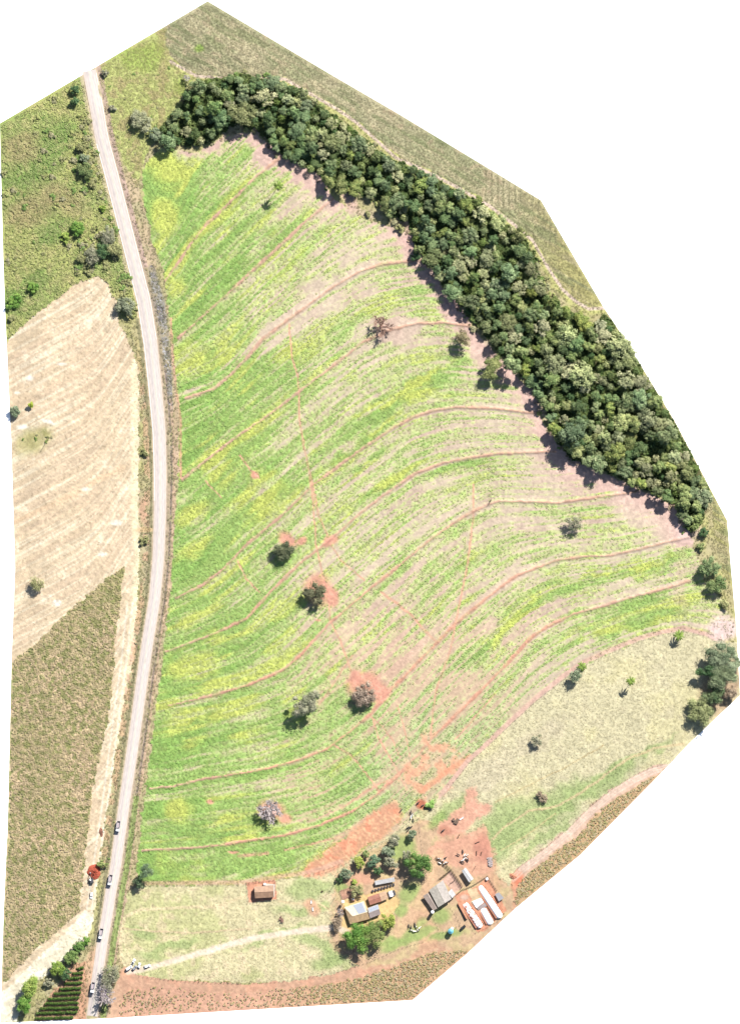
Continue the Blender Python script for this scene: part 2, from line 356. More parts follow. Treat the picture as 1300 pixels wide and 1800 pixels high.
# maize soil
paint(mMaize, (206, 188, 148)); paint(mMaize * sstep(0.5, 0.66, N1), (226, 200, 166), 0.7); nm_ = fbm(PX / 5.0, PY / 5.0, 91, 2); paint(mMaize * sstep(0.5, 0.62, nm_), (150, 156, 96), 0.9); paint(mMaize * sstep(1100, 1000, PY), (170, 168, 110), 0.4)
soilS = (224, 164, 134)
SEB = [(215,1700),(300,1722),(430,1730),(560,1716),(650,1692),(740,1655),(830,1640),(900,1590),(915,1600),(830,1680),(720,1770),(190,1800),(200,1740)]
paint(inpoly(SEB, WX, WY), (222, 178, 148)); paint(inpoly(SEB, WX, WY) * sstep(0.45, 0.6, N2), (228, 174, 144), 0.7)
SM2 = mSM; paint(mSM, (226, 178, 150)); paint(mSM * sstep(430, 620, PX), (206, 172, 132), 0.7)
SRB = RFENCE + [(905,1605),(1030,1505),(1180,1345)]
paint(inpoly(SRB, WX, WY), (226, 192, 168)); paint(mRM, (206, 172, 132)); paint(blob(905, 1545, 14, 20, 30), (232, 140, 108), 0.9)
paint((1 - sstep(2, 6, dline([(900,1545),(905,1575),(900,1600)], 20))), (228, 165, 132), 0.8)
drf = dline(RFENCE, 30)
for o_ in (4, 8, 12): paint((1 - sstep(.6, 1.8, np.abs(drf - o_))) * inpoly(SRB, PX, PY) * (~mRM), (242, 222, 204), 0.7)
# right verge and forest floor
vr = (sideR > 0) & (sideR < 42) & (PY > 300); paint(vr * sstep(0.4, 0.6, N2), (205, 180, 152), 0.7)
# left lower pasture
paint(mLP, (226, 216, 172)); paint(mLP * sstep(0.5, 0.66, N1), (202, 204, 144), 0.7); paint(mLP * sstep(0.55, 0.7, N2), (226, 206, 172), 0.6)
for b in ((545,1560,55,18,-5),(480,1640,70,7,-18),(560,1660,50,14,10),(540,1600,60,10,0),(590,1680,30,22,0),(250,1640,30,10,20),(300,1665,60,10,-15),(575,1690,35,14,-10)):
    paint(blob(*b) * mLP, (174, 192, 126), 0.7)
# right pasture
paint(mRP, (222, 213, 174)); paint(mRP * sstep(0.5, 0.68, N1), (228, 219, 170), 0.7); paint(mRP * sstep(0.56, 0.7, N2), (200, 190, 158), 0.5)
for b in ((930,1440,130,34,-32),(1040,1385,120,22,-30),(880,1440,60,26,-40),(1010,1400,130,12,-32),(1100,1340,110,9,-26),(800,1420,50,18,-45),(890,1480,50,22,-40),(960,1470,80,10,-38)):
    paint(blob(*b) * mRP, (174, 190, 128), 0.8)
for b in ((860,1360,60,25,-40),(950,1300,60,20,-35)): paint(blob(*b) * mRP, (212, 198, 172), 0.4)
# green field with its contour stripes
lefte = np.interp(PY, [250, 470, 740, 1040, 1340, 1560], [250, 287, 316, 300, 262, 240]); dl = PX - lefte
gx_ = 1 - sstep(20, 330, dl); gl = sstep(1150, 1400, PY) * (1 - sstep(600, 850, PX))
green = 0.42 + 0.46 * gx_ + 0.16 * gl - 0.17 * sstep(430, 900, PX) + 0.06 * sstep(950, 1100, PY) * sstep(900, 1000, PX) + (N1 - 0.5) * 0.4
st1 = fbm(UC / 170, FC * 9.0, 51, 3); st2 = fbm(UC / 80, FC * 26.0, 52, 2)
rowp = np.sin(FC * 2 * math.pi * 15 + 2.0 * fbm(UC / 90, FC * 4, 54, 2)); st3 = vnoise(UC / 30, FC * 46.0, 53)
green = green + (st1 - 0.5) * 0.95 + (st2 - 0.5) * 0.9 + rowp * 0.10 + (st3 - 0.5) * 0.5 + (N3 - 0.5) * 0.5 + (N2 - 0.5) * 0.3
dfor = dline(FOREST + [FOREST[0]], 60); green -= 0.75 * (1 - sstep(10, 42, dfor + (N2 - 0.5) * 26)) * mField
for b, a in (((500,560,110,45,-38),0.45),((700,580,45,22,-15),0.7),((860,610,42,38,60),0.8),((470,270,60,26,-35),0.5),((1000,830,90,40,10),0.4),((1130,890,60,45,25),0.45),
             ((700,1160,70,40,-40),0.3),((1190,930,40,35,0),0.5),((640,470,90,30,-35),0.25),((930,640,30,60,-35),0.5),((600,430,90,28,-38),0.25),((380,1545,60,12,0),0.5),((800,1230,40,60,40),0.25)):
    green -= a * blob(*b)
for b, a in (((1080,1010,130,22,-14),0.6),((1130,1080,120,26,-18),0.6),((720,690,140,20,-30),0.45),((640,790,110,20,-38),0.4),((300,330,45,60,0),0.55),((420,1460,110,30,-5),0.3),
             ((480,1510,110,18,-12),0.3),((620,1360,60,40,-30),0.35),((880,1110,120,24,-42),0.45),((1010,1120,60,14,-25),0.3),((700,830,110,16,-38),0.35),((420,420,60,40,-40),0.3)):
    green += a * blob(*b)
G = sstep(-0.12, 1.0, green)
soil = np.zeros_like(col); soil[:] = (222, 202, 178); w = sstep(0.4, 0.7, N1)[..., None]
soil = soil * (1 - w) + np.array((214, 188, 170)) * w
sfor = (1 - sstep(15, 70, dfor))[..., None]; soil = soil * (1 - sfor) + np.array((226, 192, 178)) * sfor
redz = (sstep(950, 1350, PY) * sstep(420, 600, PX) * (1 - sstep(850, 1000, PX)))[..., None] * 0.6; soil = soil * (1 - redz) + np.array((228, 170, 140)) * redz
mid = np.zeros_like(col); mid[:] = (204, 211, 148)
grn = np.zeros_like(col); grn[:] = (166, 197, 112)
yel = sstep(0.5, 0.66, fbm(UC / 120, FC * 8.0, 61, 3) * 0.7 + fbm(PX / 45, PY / 45, 62, 3) * 0.3)
for b in ((300,295,42,32,0),(290,380,30,40,0),(335,630,45,36,-30),(305,505,25,22,0),(340,905,40,18,-30),(345,960,40,14,-30),(340,1090,40,14,-25),(340,1170,55,28,-10),(330,1260,50,16,-10),(312,1425,30,28,0),
          (700,690,130,10,-30),(1080,1000,120,9,-12),(1160,1015,60,10,-12),(690,740,60,8,-32),(400,1440,50,8,-8),(1180,1090,50,14,-8),(640,820,70,8,-38)):
    yel = np.maximum(yel, blob(*b))
grn = grn * (1 - yel[..., None]) + np.array((208, 218, 116)) * yel[..., None]
drk = sstep(0.54, 0.68, fbm(UC / 90, FC * 12.0, 65, 3) * .8 + .2 * gx_) * (1 - yel); grn = grn * (1 - 0.6 * drk[..., None]) + np.array((142, 184, 94)) * 0.6 * drk[..., None]
fld = np.where(G[..., None] < 0.5, soil + (mid - soil) * (G[..., None] * 2), mid + (grn - mid) * (G[..., None] * 2 - 1))
cool = sstep(1100, 1350, PY)[..., None] * sstep(520, 760, PX)[..., None] * 0.35; fld = fld * (1 - cool) + np.array((182, 200, 160)) * cool
m3 = mField[..., None].astype(float); col[:] = col * (1 - m3) + fld * m3
# terrace banks: bare soil crest
dT = np.full(PX.shape, 99.0)
for i, t in enumerate(TER):
    d = dline(t, 30, WX * 0.3 + PX * 0.7, WY * 0.3 + PY * 0.7); dT = np.minimum(dT, d)
tc_ = np.zeros_like(col); tc_[:] = (212, 172, 148)
tr_ = (sstep(850, 1200, PY) * sstep(300, 480, PX) * (1 - sstep(950, 1080, PX)))[..., None]; tc_ = tc_ * (1 - tr_) + np.array((222, 166, 140)) * tr_
tn = fbm(PX / 7, PY / 7, 77, 3); bw = 1.9 + 1.7 * sstep(0.35, 0.75, fbm(PX / 35, PY / 35, 78, 2)); wT = ((1 - sstep(bw * 0.55, bw * 1.25, dT)) * mField * (0.6 + 0.4 * sstep(0.32, 0.52, tn)))[..., None]; col[:] = col * (1 - wT) + tc_ * wT
# foot paths, gullies, bare patches
PATHS = [([(508,569),(514,631),(523,661),(526,692),(526,735),(534,781),(545,831),(551,892),(556,957),(558,968),(568,1011),(578,1048),(580,1091),(598,1128),(614,1171),(626,1195)], 1.1),
         ([(654,1261),(663,1295),(685,1332),(703,1363),(714,1388)], 1.2), ([(656,1262),(672,1278),(690,1300),(704,1330)], 0.7),
         ([(832,852),(832,908),(821,988),(808,1061),(800,1095),(791,1141),(777,1185),(766,1212),(761,1255),(757,1295)], 1.2),
         ([(669,1040),(697,1061),(725,1083),(743,1105),(765,1126)], 1.5), ([(421,800),(440,825),(455,840)], 1.0), ([(588,1310),(620,1330),(640,1356),(664,1388)], 1.0),
         ([(417,986),(432,1017),(457,1041)], 1.0), ([(545,831),(560,905),(575,940)], 1.2), ([(360,845),(390,875)], 0.7), ([(577,951),(600,985),(640,1020)], 0.9),
         ([(300,560),(305,640),(317,740),(318,840)], 1.2), ([(560,1240),(590,1195),(620,1150)], 0.8), ([(470,1500),(420,1505)], 2.0), ([(500,1494),(560,1480),(600,1470)], 1.2),
         ([(700,1240),(712,1290),(720,1330)], 0.7), ([(600,1420),(650,1385),(700,1365)], 0.9), ([(870,1220),(830,1265),(800,1300)], 1.0)]
for p, wd in PATHS:
    pj = [(x + random.uniform(-1, 1), y) for x, y in p]
    paint((1 - sstep(wd * 0.75 + .3, wd * 1.8 + .5, dline(pj, 20, WX * 0.3 + PX * 0.7, WY * 0.3 + PY * 0.7))), (226, 174, 146), 0.85 * (0.6 + 0.4 * sstep(.35, .5, N2)))
RED = (230, 146, 114)
for b in ((505,950,20,14,50),(578,952,20,9,-35),(562,1036,30,30,20),(585,1050,12,20,0),(642,1206,34,28,0),(668,1220,18,24,30),(476,1424,26,20,0),(530,950,12,8,-35),(500,1440,14,10,0),(410,1498,12,3),(370,1410,8,5),(560,1090,6,3),(448,835,8,8),(625,1190,10,14)):
    paint(blob(*b), (230, 166, 144), 0.9)
bigred = inpoly([(530,1540),(550,1510),(600,1478),(650,1430),(690,1404),(710,1422),(694,1457),(664,1482),(621,1508),(578,1534)], WX2 * .5 + PX * .5, WY2 * .5 + PY * .5)
bigred = soft(bigred); paint(bigred, (230, 168, 136), 0.9); paint(bigred * sstep(0.48, 0.66, N2), (230, 152, 120), 0.7); paint(bigred * sstep(0.55, 0.7, N3), (222, 190, 150), 0.5)
RED2 = inpoly([(770,1270),(715,1345),(700,1400),(722,1412),(742,1410),(790,1370),(835,1330),(790,1330),(768,1310)], WX2, WY2)
RED2 = soft(RED2, 13, 1.0) * (0.55 + 0.45 * sstep(.4, .6, N2)); paint(RED2, (226, 190, 160), 0.75); paint(RED2 * sstep(0.5, 0.65, N2), (228, 160, 128), 0.6)
paint((1 - sstep(2, 7, dline([(740,1392),(790,1352),(825,1330)], 30))), (230, 160, 126), 0.7)
paint((1 - sstep(2.5, 6, dline(T10, 30, PX + 2, PY + 4))) * (PX > 770), (224, 184, 168), 0.85)
paint((1 - sstep(2, 6, dline(BOT[:5], 30, PX, PY + 4))), (222, 180, 156), 0.75)
paint(blob(1270, 1105, 28, 26, 0), (234, 208, 202), 0.95); paint(blob(1205, 925, 26, 34, -20), (228, 198, 190), 0.7); paint(blob(1195, 1025, 14, 60, 0), (226, 200, 172), 0.4)
for b in ((470,235,40,10,25),(560,300,26,8,45),(615,352,30,10,50),(720,415,14,34,-20),(790,545,16,26,-30),(940,700,12,30,-25)): paint(blob(*b) * (1 - mForest), (226, 188, 178), 0.8)
for b in ((545,235,26,14,35),(650,378,36,10,20),(700,400,18,12,30),(860,595,10,16,30),(955,720,8,26,-25)): paint(blob(*b), (212, 194, 164), 0.85)
# forest floor
paint(mForest, (104, 106, 70)); paint(mForest * sstep(0.5, 0.66, N2), (128, 112, 84), 0.6)
paint(blob(1268, 1210, 34, 60, 25) * inside, (200, 170, 140), 0.8)
# road verges: burnt strip, ditch, red cuts
burn = dline([(267,470),(278,527),(287,578),(293,628),(298,679),(301,720)], 40) / np.interp(PY, [465,476,527,578,628,679,725], [4,7,12,9,8.5,6.5,3]) * 6
paint((1 - sstep(3, 7, burn + (N3 - 0.5) * 3)), (158, 154, 152), 0.8); paint((1 - sstep(3, 6, burn)) * sstep(.45, .62, N2), (108, 104, 108), 0.75); paint((1 - sstep(3, 7, burn)) * sstep(.52, .64, fbm(PX / 8, PY / 8, 98, 3)), (186, 172, 138), 0.75); paint((1 - sstep(3, 6, burn)) * (NR > 0.9), (210, 210, 214), 0.8)
RV = [(p[0] + np.interp(p[1], [100, 300, 700, 1100, 1500, 1800], [22, 24, 20, 17, 20, 24]), p[1]) for p in ROAD]
drv = dline(RV, 30); paint((1 - sstep(1.0, 2.6, drv)) * (PY > 650) * (N2 > 0.34), (150, 134, 128), 0.8); paint((np.abs(drv - 5) < 2.0) * (PY > 700) * (sideR > 20), (216, 182, 158), 0.7)
paint((1 - sstep(2, 7, dline([(300,470),(303,560),(310,700),(313,830)], 20))) * (~mField), (216, 182, 160), 0.5)
paint((np.abs(np.abs(sideR) - hw - 0.5) < 1.8 + 3 * (N2 - .5)) , (230, 206, 180), 0.8)
paint((np.abs(sideR + hw + 4.5) < 3) * (PY > 560), (146, 140, 108), 0.8); paint((np.abs(sideR - hw - 4) < 3.5) * (PY > 250), (178, 160, 138), 0.6)
paint((np.abs(sideR - hw - 10) < 5) * (PY > 1400), (150, 178, 96), 0.7)
paint((np.abs(sideR + hw + 4) < 3.5) * (PY < 500), (206, 190, 160), 0.8); paint((np.abs(sideR - hw - 6) < 4) * (PY < 470), (200, 172, 160), 0.8)
paint(blob(255, 930, 16, 6, 0), (242, 208, 160), 0.9); paint(blob(252, 895, 8, 26, 0), (226, 172, 146), 0.6)
paint(blob(160, 1700, 10, 40, 12), (234, 190, 158), 0.8); paint(blob(150, 1760, 12, 40, 12), (232, 180, 150), 0.7)
paint(inpoly([(60,1795),(80,1760),(110,1720),(130,1690),(150,1690),(150,1795)], WX, WY), (222, 172, 140), 0.9)
paint(blob(200, 1770, 12, 40, 10), (226, 186, 154), 0.7); paint(blob(232, 1705, 20, 6, -15), (236, 176, 136), 0.9)
# farm yard
paint(soft(mYard, 6), (214, 182, 148)); paint(mYard * sstep(0.46, 0.62, N2), (206, 190, 140), 0.6); paint(mYard * sstep(0.5, 0.65, N1), (220, 168, 136), 0.5)
for b in ((705,1490,30,20,-40),(720,1570,26,18,-40),(705,1600,14,14,0),(700,1645,60,12,-25),(775,1610,20,16,0),(735,1590,10,14,30),(785,1645,36,8,-15),(745,1640,30,10,-20),(700,1660,40,10,-25),(600,1560,14,12,0),(770,1440,22,12,-40)):
    paint(blob(*b), (160, 184, 108), 0.8)
ya = inpoly([(816,1386),(838,1383),(834,1411),(843,1414),(857,1406),(867,1415),(861,1426),(849,1434),(808,1466),(769,1471),(769,1451),(788,1435),(815,1418)], WX, WY)
yb = inpoly([(812,1471),(851,1449),(858,1466),(865,1512),(865,1534),(840,1540),(790,1520),(741,1500),(766,1478)], WX, WY)
ya = soft(ya, 4); yb = soft(yb, 5); paint(ya, (228, 170, 146), 0.9); paint(yb, (224, 170, 144), 0.85); paint(yb * blob(848, 1490, 18, 30), (206, 142, 122), 0.7); paint(ya * blob(780, 1462, 16, 10), (200, 140, 116), 0.7)
paint(inpoly([(602,1580),(690,1560),(702,1588),(690,1610),(660,1640),(600,1640)], WX, WY), (238, 204, 142), 0.85)
paint(inpoly([(596,1566),(615,1560),(618,1578),(602,1582)], PX, PY), (196, 150, 128), 0.9); paint(blob(640, 1545, 26, 12, 0), (222, 168, 140), 0.8)
paint(inpoly([(432,1551),(483,1546),(487,1581),(438,1587)], PX + (N3 - .5) * 3, PY), (228, 164, 134), 0.95)
paint(inpoly([(797,1574),(826,1563),(842,1556),(856,1541),(890,1600),(850,1636),(838,1640)], PX + (N3 - .5) * 3, PY + (N2 - .5) * 4), (228, 162, 130), 0.95)
paint(inpoly([(822,1566),(836,1560),(846,1580),(832,1588)], WX, WY), (230, 206, 166), 0.9); paint(blob(815, 1578, 9, 6), (224, 196, 176), 0.8)
paint(inpoly([(776,1548),(791,1531),(812,1560),(800,1571)], PX, PY), (222, 182, 164), 0.9)
paint(blob(740, 1414, 10, 10, 60), (196, 106, 80), 0.8)
# tracks
for p, wd, c in (([(225,1708),(262,1701),(350,1676),(440,1650),(520,1637),(590,1630),(612,1640),(625,1655)], 5.0, (248, 228, 208)),
                 ([(213,1690),(211,1640),(220,1612),(245,1600),(300,1596),(380,1594),(430,1575)], 2.4, (238, 220, 178)), ([(213,1630),(222,1665),(230,1695)], 2.2, (236, 222, 178)),
                 ([(215,1632),(260,1636),(340,1640),(440,1632)], 1.4, (230, 206, 168)), ([(490,1584),(520,1588),(560,1588),(590,1605)], 1.6, (234, 212, 168)),
                 ([(865,1475),(890,1450),(930,1425),(975,1418),(1010,1400),(1050,1372),(1100,1335),(1150,1315),(1200,1308)], 1.9, (226, 204, 160)),
                 ([(880,1495),(930,1465),(975,1430)], 1.0, (214, 196, 146)), ([(870,1410),(940,1375),(1000,1345),(1060,1310)], 0.9, (206, 186, 140)),
                 ([(700,1640),(730,1600),(745,1570),(760,1540),(770,1500)], 9, (224, 186, 150)), ([(610,1640),(640,1700)], 4, (226, 190, 154)), ([(545,1590),(552,1600)], 10, (226, 178, 146))):
    paint(1 - sstep(wd * 0.6, wd * 1.5, dline(p, 40, WX * .4 + PX * .6, WY * .4 + PY * .6)), c, 0.85)
# fine grain in the colour itself
col *= (1 + (NR - 0.5) * 0.07)[..., None]; col *= (1 + (N3 - 0.5) * 0.22)[..., None]; col *= (1 + (N2 - 0.5) * 0.12)[..., None]
col = np.clip(col, 8, 255)
bare = sstep(18, 45, col[..., 0] - col[..., 1])
LIN = lin(col) * REF

# ------------------------------------------------------------------ terrain heights
dval = np.minimum(dline([(330,190),(560,240),(760,400),(930,520),(1080,660),(1190,820)], 200), 190)
Hbase = np.maximum(fbm(PX / 330, PY / 330, 71, 3) * 2.2 + 0.9 - 1.3 * np.exp(-(dval / 90.0) ** 2), 0.2) * efade
dTt = np.exp(-(dT / 2.3) ** 2) * mField
Hm = Hbase + 0.75 * dTt * efade
amp = 0.05 + 0.16 * mField * G + 0.05 * (mLP | mRP) + 0.20 * mScrub + 0.16 * mMead + 0.05 * mStub + 0.22 * mNE + 0.10 * (mMaize | mSM | mRM)
amp = np.where(mYard, 0.03, amp); dBuild = np.zeros(PX.shape)
Hm = Hm + (amp * (NR - 0.5) * 1.6 + amp * (N3 - 0.5) * 2.2) * efade
Hm = np.where(dRoad < hw + 1.5, Hbase - 0.12, Hm)
ditch = np.exp(-((drv) / 1.6) ** 2) * (PY > 640) * 0.5; Hm = Hm - ditch * efade
Hm = np.maximum(Hm, -0.02)
def samp(A, px, py):
    i = (np.asarray(px, float) - gx[0]) / Q; j = (np.asarray(py, float) - gy[0]) / Q
    i = np.clip(i, 0, NX - 1.001); j = np.clip(j, 0, NY - 1.001)
    a = np.floor(i).astype(int); b = np.floor(j).astype(int); u = i - a; v = j - b
    return (A[b, a] * (1 - u) + A[b, a + 1] * u) * (1 - v) + (A[b + 1, a] * (1 - u) + A[b + 1, a + 1] * u) * v
def gz(px, py): return float(samp(Hm, px, py))
def near(A, px, py):
    i = np.clip(np.rint((px - gx[0]) / Q).astype(int), 0, NX - 1); j = np.clip(np.rint((py - gy[0]) / Q).astype(int), 0, NY - 1)
    return A[j, i]

# ------------------------------------------------------------------ ground meshes
M_ground = mat_attr("ground_soil_and_turf", 0.95, 0.13, 1.6, bump=0.35)
cell_in = inside[:-1, :-1] | inside[1:, :-1] | inside[:-1, 1:] | inside[1:, 1:]
need = np.zeros(PX.shape, bool)
for a, b in ((0, 0), (1, 0), (0, 1), (1, 1)): need[a:NY - 1 + a, b:NX - 1 + b] |= cell_in
snap = need & ~inside
GX = PX.copy(); GY = PY.copy()
so = np.asarray(OUT + [OUT[0]], float); sx = PX[snap]; sy = PY[snap]; bd = np.full(sx.shape, 1e9); bx = sx.copy(); by = sy.copy()
for a, b in zip(so[:-1], so[1:]):
    d = b - a; t = np.clip(((sx - a[0]) * d[0] + (sy - a[1]) * d[1]) / (d @ d), 0, 1)
    qx = a[0] + t * d[0]; qy = a[1] + t * d[1]; dd = np.hypot(sx - qx, sy - qy); k = dd < bd
    bd[k] = dd[k]; bx[k] = qx[k]; by[k] = qy[k]
GX[snap] = bx; GY[snap] = by; Hm[snap] = 0.0
GV = np.stack([(GX - 650) * S, (900 - GY) * S, Hm], -1).reshape(-1, 3)
zone = np.zeros(PX.shape, int)
for k, mm in ((1, mScrub), (2, mMead), (3, mNE), (4, mStub), (5, mMaize), (6, mRP), (7, mLP), (8, mSM | mRM), (9, mField), (10, mForest), (11, mYard)): zone[mm] = k
zn = {0: "roadside_verge", 1: "scrubland_ground", 2: "meadow", 3: "crop_field", 4: "stubble_field", 5: "maize_field_soil", 6: "dry_pasture", 7: "lower_pasture",
      8: "red_maize_soil", 9: "green_field", 10: "forest_floor", 11: "farmyard_ground"}
cz = zone[:-1, :-1]
J, I = np.meshgrid(np.arange(NY - 1), np.arange(NX - 1), indexing='ij')
for k, nm in zn.items():
    m = cell_in & (cz == k)
    if not m.any(): continue
    a = (J[m] * NX + I[m]); F = np.stack([a, a + NX, a + NX + 1, a + 1], 1)
    u, inv = np.unique(F, return_inverse=True)
    o = link(nm, fast_mesh(nm, GV[u], inv.reshape(F.shape), LIN.reshape(-1, 3)[u], M_ground)); tag(o, kind="structure")
M_white = mat_plain("white_sheet", (0.8, 0.8, 0.8, 1), 0.9, var=0.0)
tag(MB().add([(-2500, -2500, -0.05), (2500, -2500, -0.05), (2500, 2500, -0.05), (-2500, 2500, -0.05)], [(0, 1, 2, 3)]).build("ground", M_white), kind="structure")

# ------------------------------------------------------------------ road
def road_strip(name, off0, off1, y0, y1, dz, mat, step=6.0):
    ys = np.arange(y0, y1 + 0.1, step); xs = np.interp(ys, [p[1] for p in ROAD], [p[0] for p in ROAD])
    k = np.ones(5) / 5; pad = np.pad(xs, 2, mode='edge'); pad[:2] = xs[0] - (xs[1] - xs[0]) * np.array([2, 1]); pad[-2:] = xs[-1] + (xs[-1] - xs[-2]) * np.array([1, 2])
    xs = np.convolve(pad, k, 'valid')
    tx = np.gradient(xs); ty = np.gradient(ys); L = np.hypot(tx, ty); nx, ny = ty / L, -tx / L
    h = road_halfwidth(ys); z = samp(Hbase, xs, ys) + dz
    a = np.stack([xs + nx * h * off0, ys + ny * h * off0], 1); b = np.stack([xs + nx * h * off1, ys + ny * h * off1], 1)
    V = []
    for p in (a, b): V.append(np.stack([(p[:, 0] - 650) * S, (900 - p[:, 1]) * S, z], 1))
    n = len(ys); V = np.concatenate(V); i = np.arange(n - 1); F = np.stack([i, i + 1, n + i + 1, n + i], 1)
    me = fast_mesh(name, V, F, None, mat)
    uv = me.uv_layers.new(name="UVMap"); UVv = np.concatenate([np.stack([np.zeros(n), ys / 20], 1), np.stack([np.ones(n), ys / 20], 1)])
    li = np.zeros(len(me.loops), np.int32); me.loops.foreach_get("vertex_index", li); uv.data.foreach_set("uv", UVv[li].astype(np.float32).ravel())
    return me
def mat_road():
    m = bpy.data.materials.new("worn_pale_asphalt"); m.use_nodes = True; n = m.node_tree.nodes; l = m.node_tree.links; b = n["Principled BSDF"]
    uv = n.new("ShaderNodeUVMap"); sp = n.new("ShaderNodeSeparateXYZ"); l.new(uv.outputs[0], sp.inputs[0])
    r = n.new("ShaderNodeValToRGB"); l.new(sp.outputs[0], r.inputs[0]); e = r.color_ramp.elements
    base = [(0.0, (226,204,180)), (0.06, (230,216,202)), (0.15, (222,208,200)), (0.22, (234,220,210)), (0.32, (216,204,200)), (0.42, (232,222,212)), (0.5, (238,228,212)),
            (0.6, (238,228,218)), (0.7, (226,216,210)), (0.78, (240,228,218)), (0.86, (228,216,206)), (0.94, (236,222,206)), (1.0, (226,202,178))]
    e[0].position = 0; e[0].color = C(*base[0][1]); e[1].position = 1; e[1].color = C(*base[-1][1])
    for p, c in base[1:-1]: k = e.new(p); k.color = C(*c)
    mp = n.new("ShaderNodeMapping"); mp.inputs["Scale"].default_value = (9, 0.9, 1); l.new(uv.outputs[0], mp.inputs[0])
    no = n.new("ShaderNodeTexNoise"); no.inputs["Scale"].default_value = 2.0; no.inputs["Detail"].default_value = 6; l.new(mp.outputs[0], no.inputs[0])
    mr = n.new("ShaderNodeMapRange"); mr.inputs[1].default_value = .3; mr.inputs[2].default_value = .7; mr.inputs[3].default_value = .8; mr.inputs[4].default_value = 1.1
    l.new(no.outputs[0], mr.inputs[0]); v = n.new("ShaderNodeVectorMath"); v.operation = 'SCALE'; l.new(r.outputs[0], v.inputs[0]); l.new(mr.outputs[0], v.inputs["Scale"])
    l.new(v.outputs[0], b.inputs["Base Color"]); b.inputs["Roughness"].default_value = 0.9; return m
M_line = mat_plain("white_road_paint", (0.6, 0.6, 0.58, 1), 0.7, var=0.15, scale=0.6)
M_yel = mat_plain("faded_yellow_paint", C(240, 226, 198), 0.7, var=0.15, scale=0.6)
rd = link("road", road_strip("road", -1, 1, 124, 1789, 0.03, mat_road())); tag(rd, kind="structure")
link("edge_line", road_strip("edge_line", -0.95, -0.90, 250, 880, 0.042, M_line), rd)
link("edge_line", road_strip("edge_line", 0.90, 0.93, 130, 600, 0.042, M_line), rd)
link("centre_line", road_strip("centre_line", -0.012, 0.008, 130, 1785, 0.042, M_yel), rd)

# ------------------------------------------------------------------ vegetation builders
M_leaf = mat_attr("tree_leaves", 0.75, 0.16, 0.5, transl=0.25, obj_var=0.3)
M_leaf1 = mat_attr("single_tree_leaves", 0.75, 0.16, 0.5, transl=0.22)
M_bark = mat_plain("bark", C(150, 126, 108), 0.95, var=0.25, scale=2.0, bump=0.3)
M_pale_bark = mat_plain("pale_bare_bark", C(206, 192, 188), 0.95, var=0.2, scale=2.0)
M_grass = mat_attr("grass_blades", 0.85, 0.14, 1.2, transl=0.25)
ICO = None
LEAFK = 2.1                              # sunlit clumps show only part of their leaves lit
def ico():
    global ICO
    if ICO is None:
        import bmesh
        bm = bmesh.new(); bmesh.ops.create_icosphere(bm, subdivisions=1, radius=1.0)
        bm.verts.ensure_lookup_table()
        ICO = (np.array([v.co[:] for v in bm.verts]), np.array([[v.index for v in f.verts] for f in bm.faces])); bm.free()
    return ICO
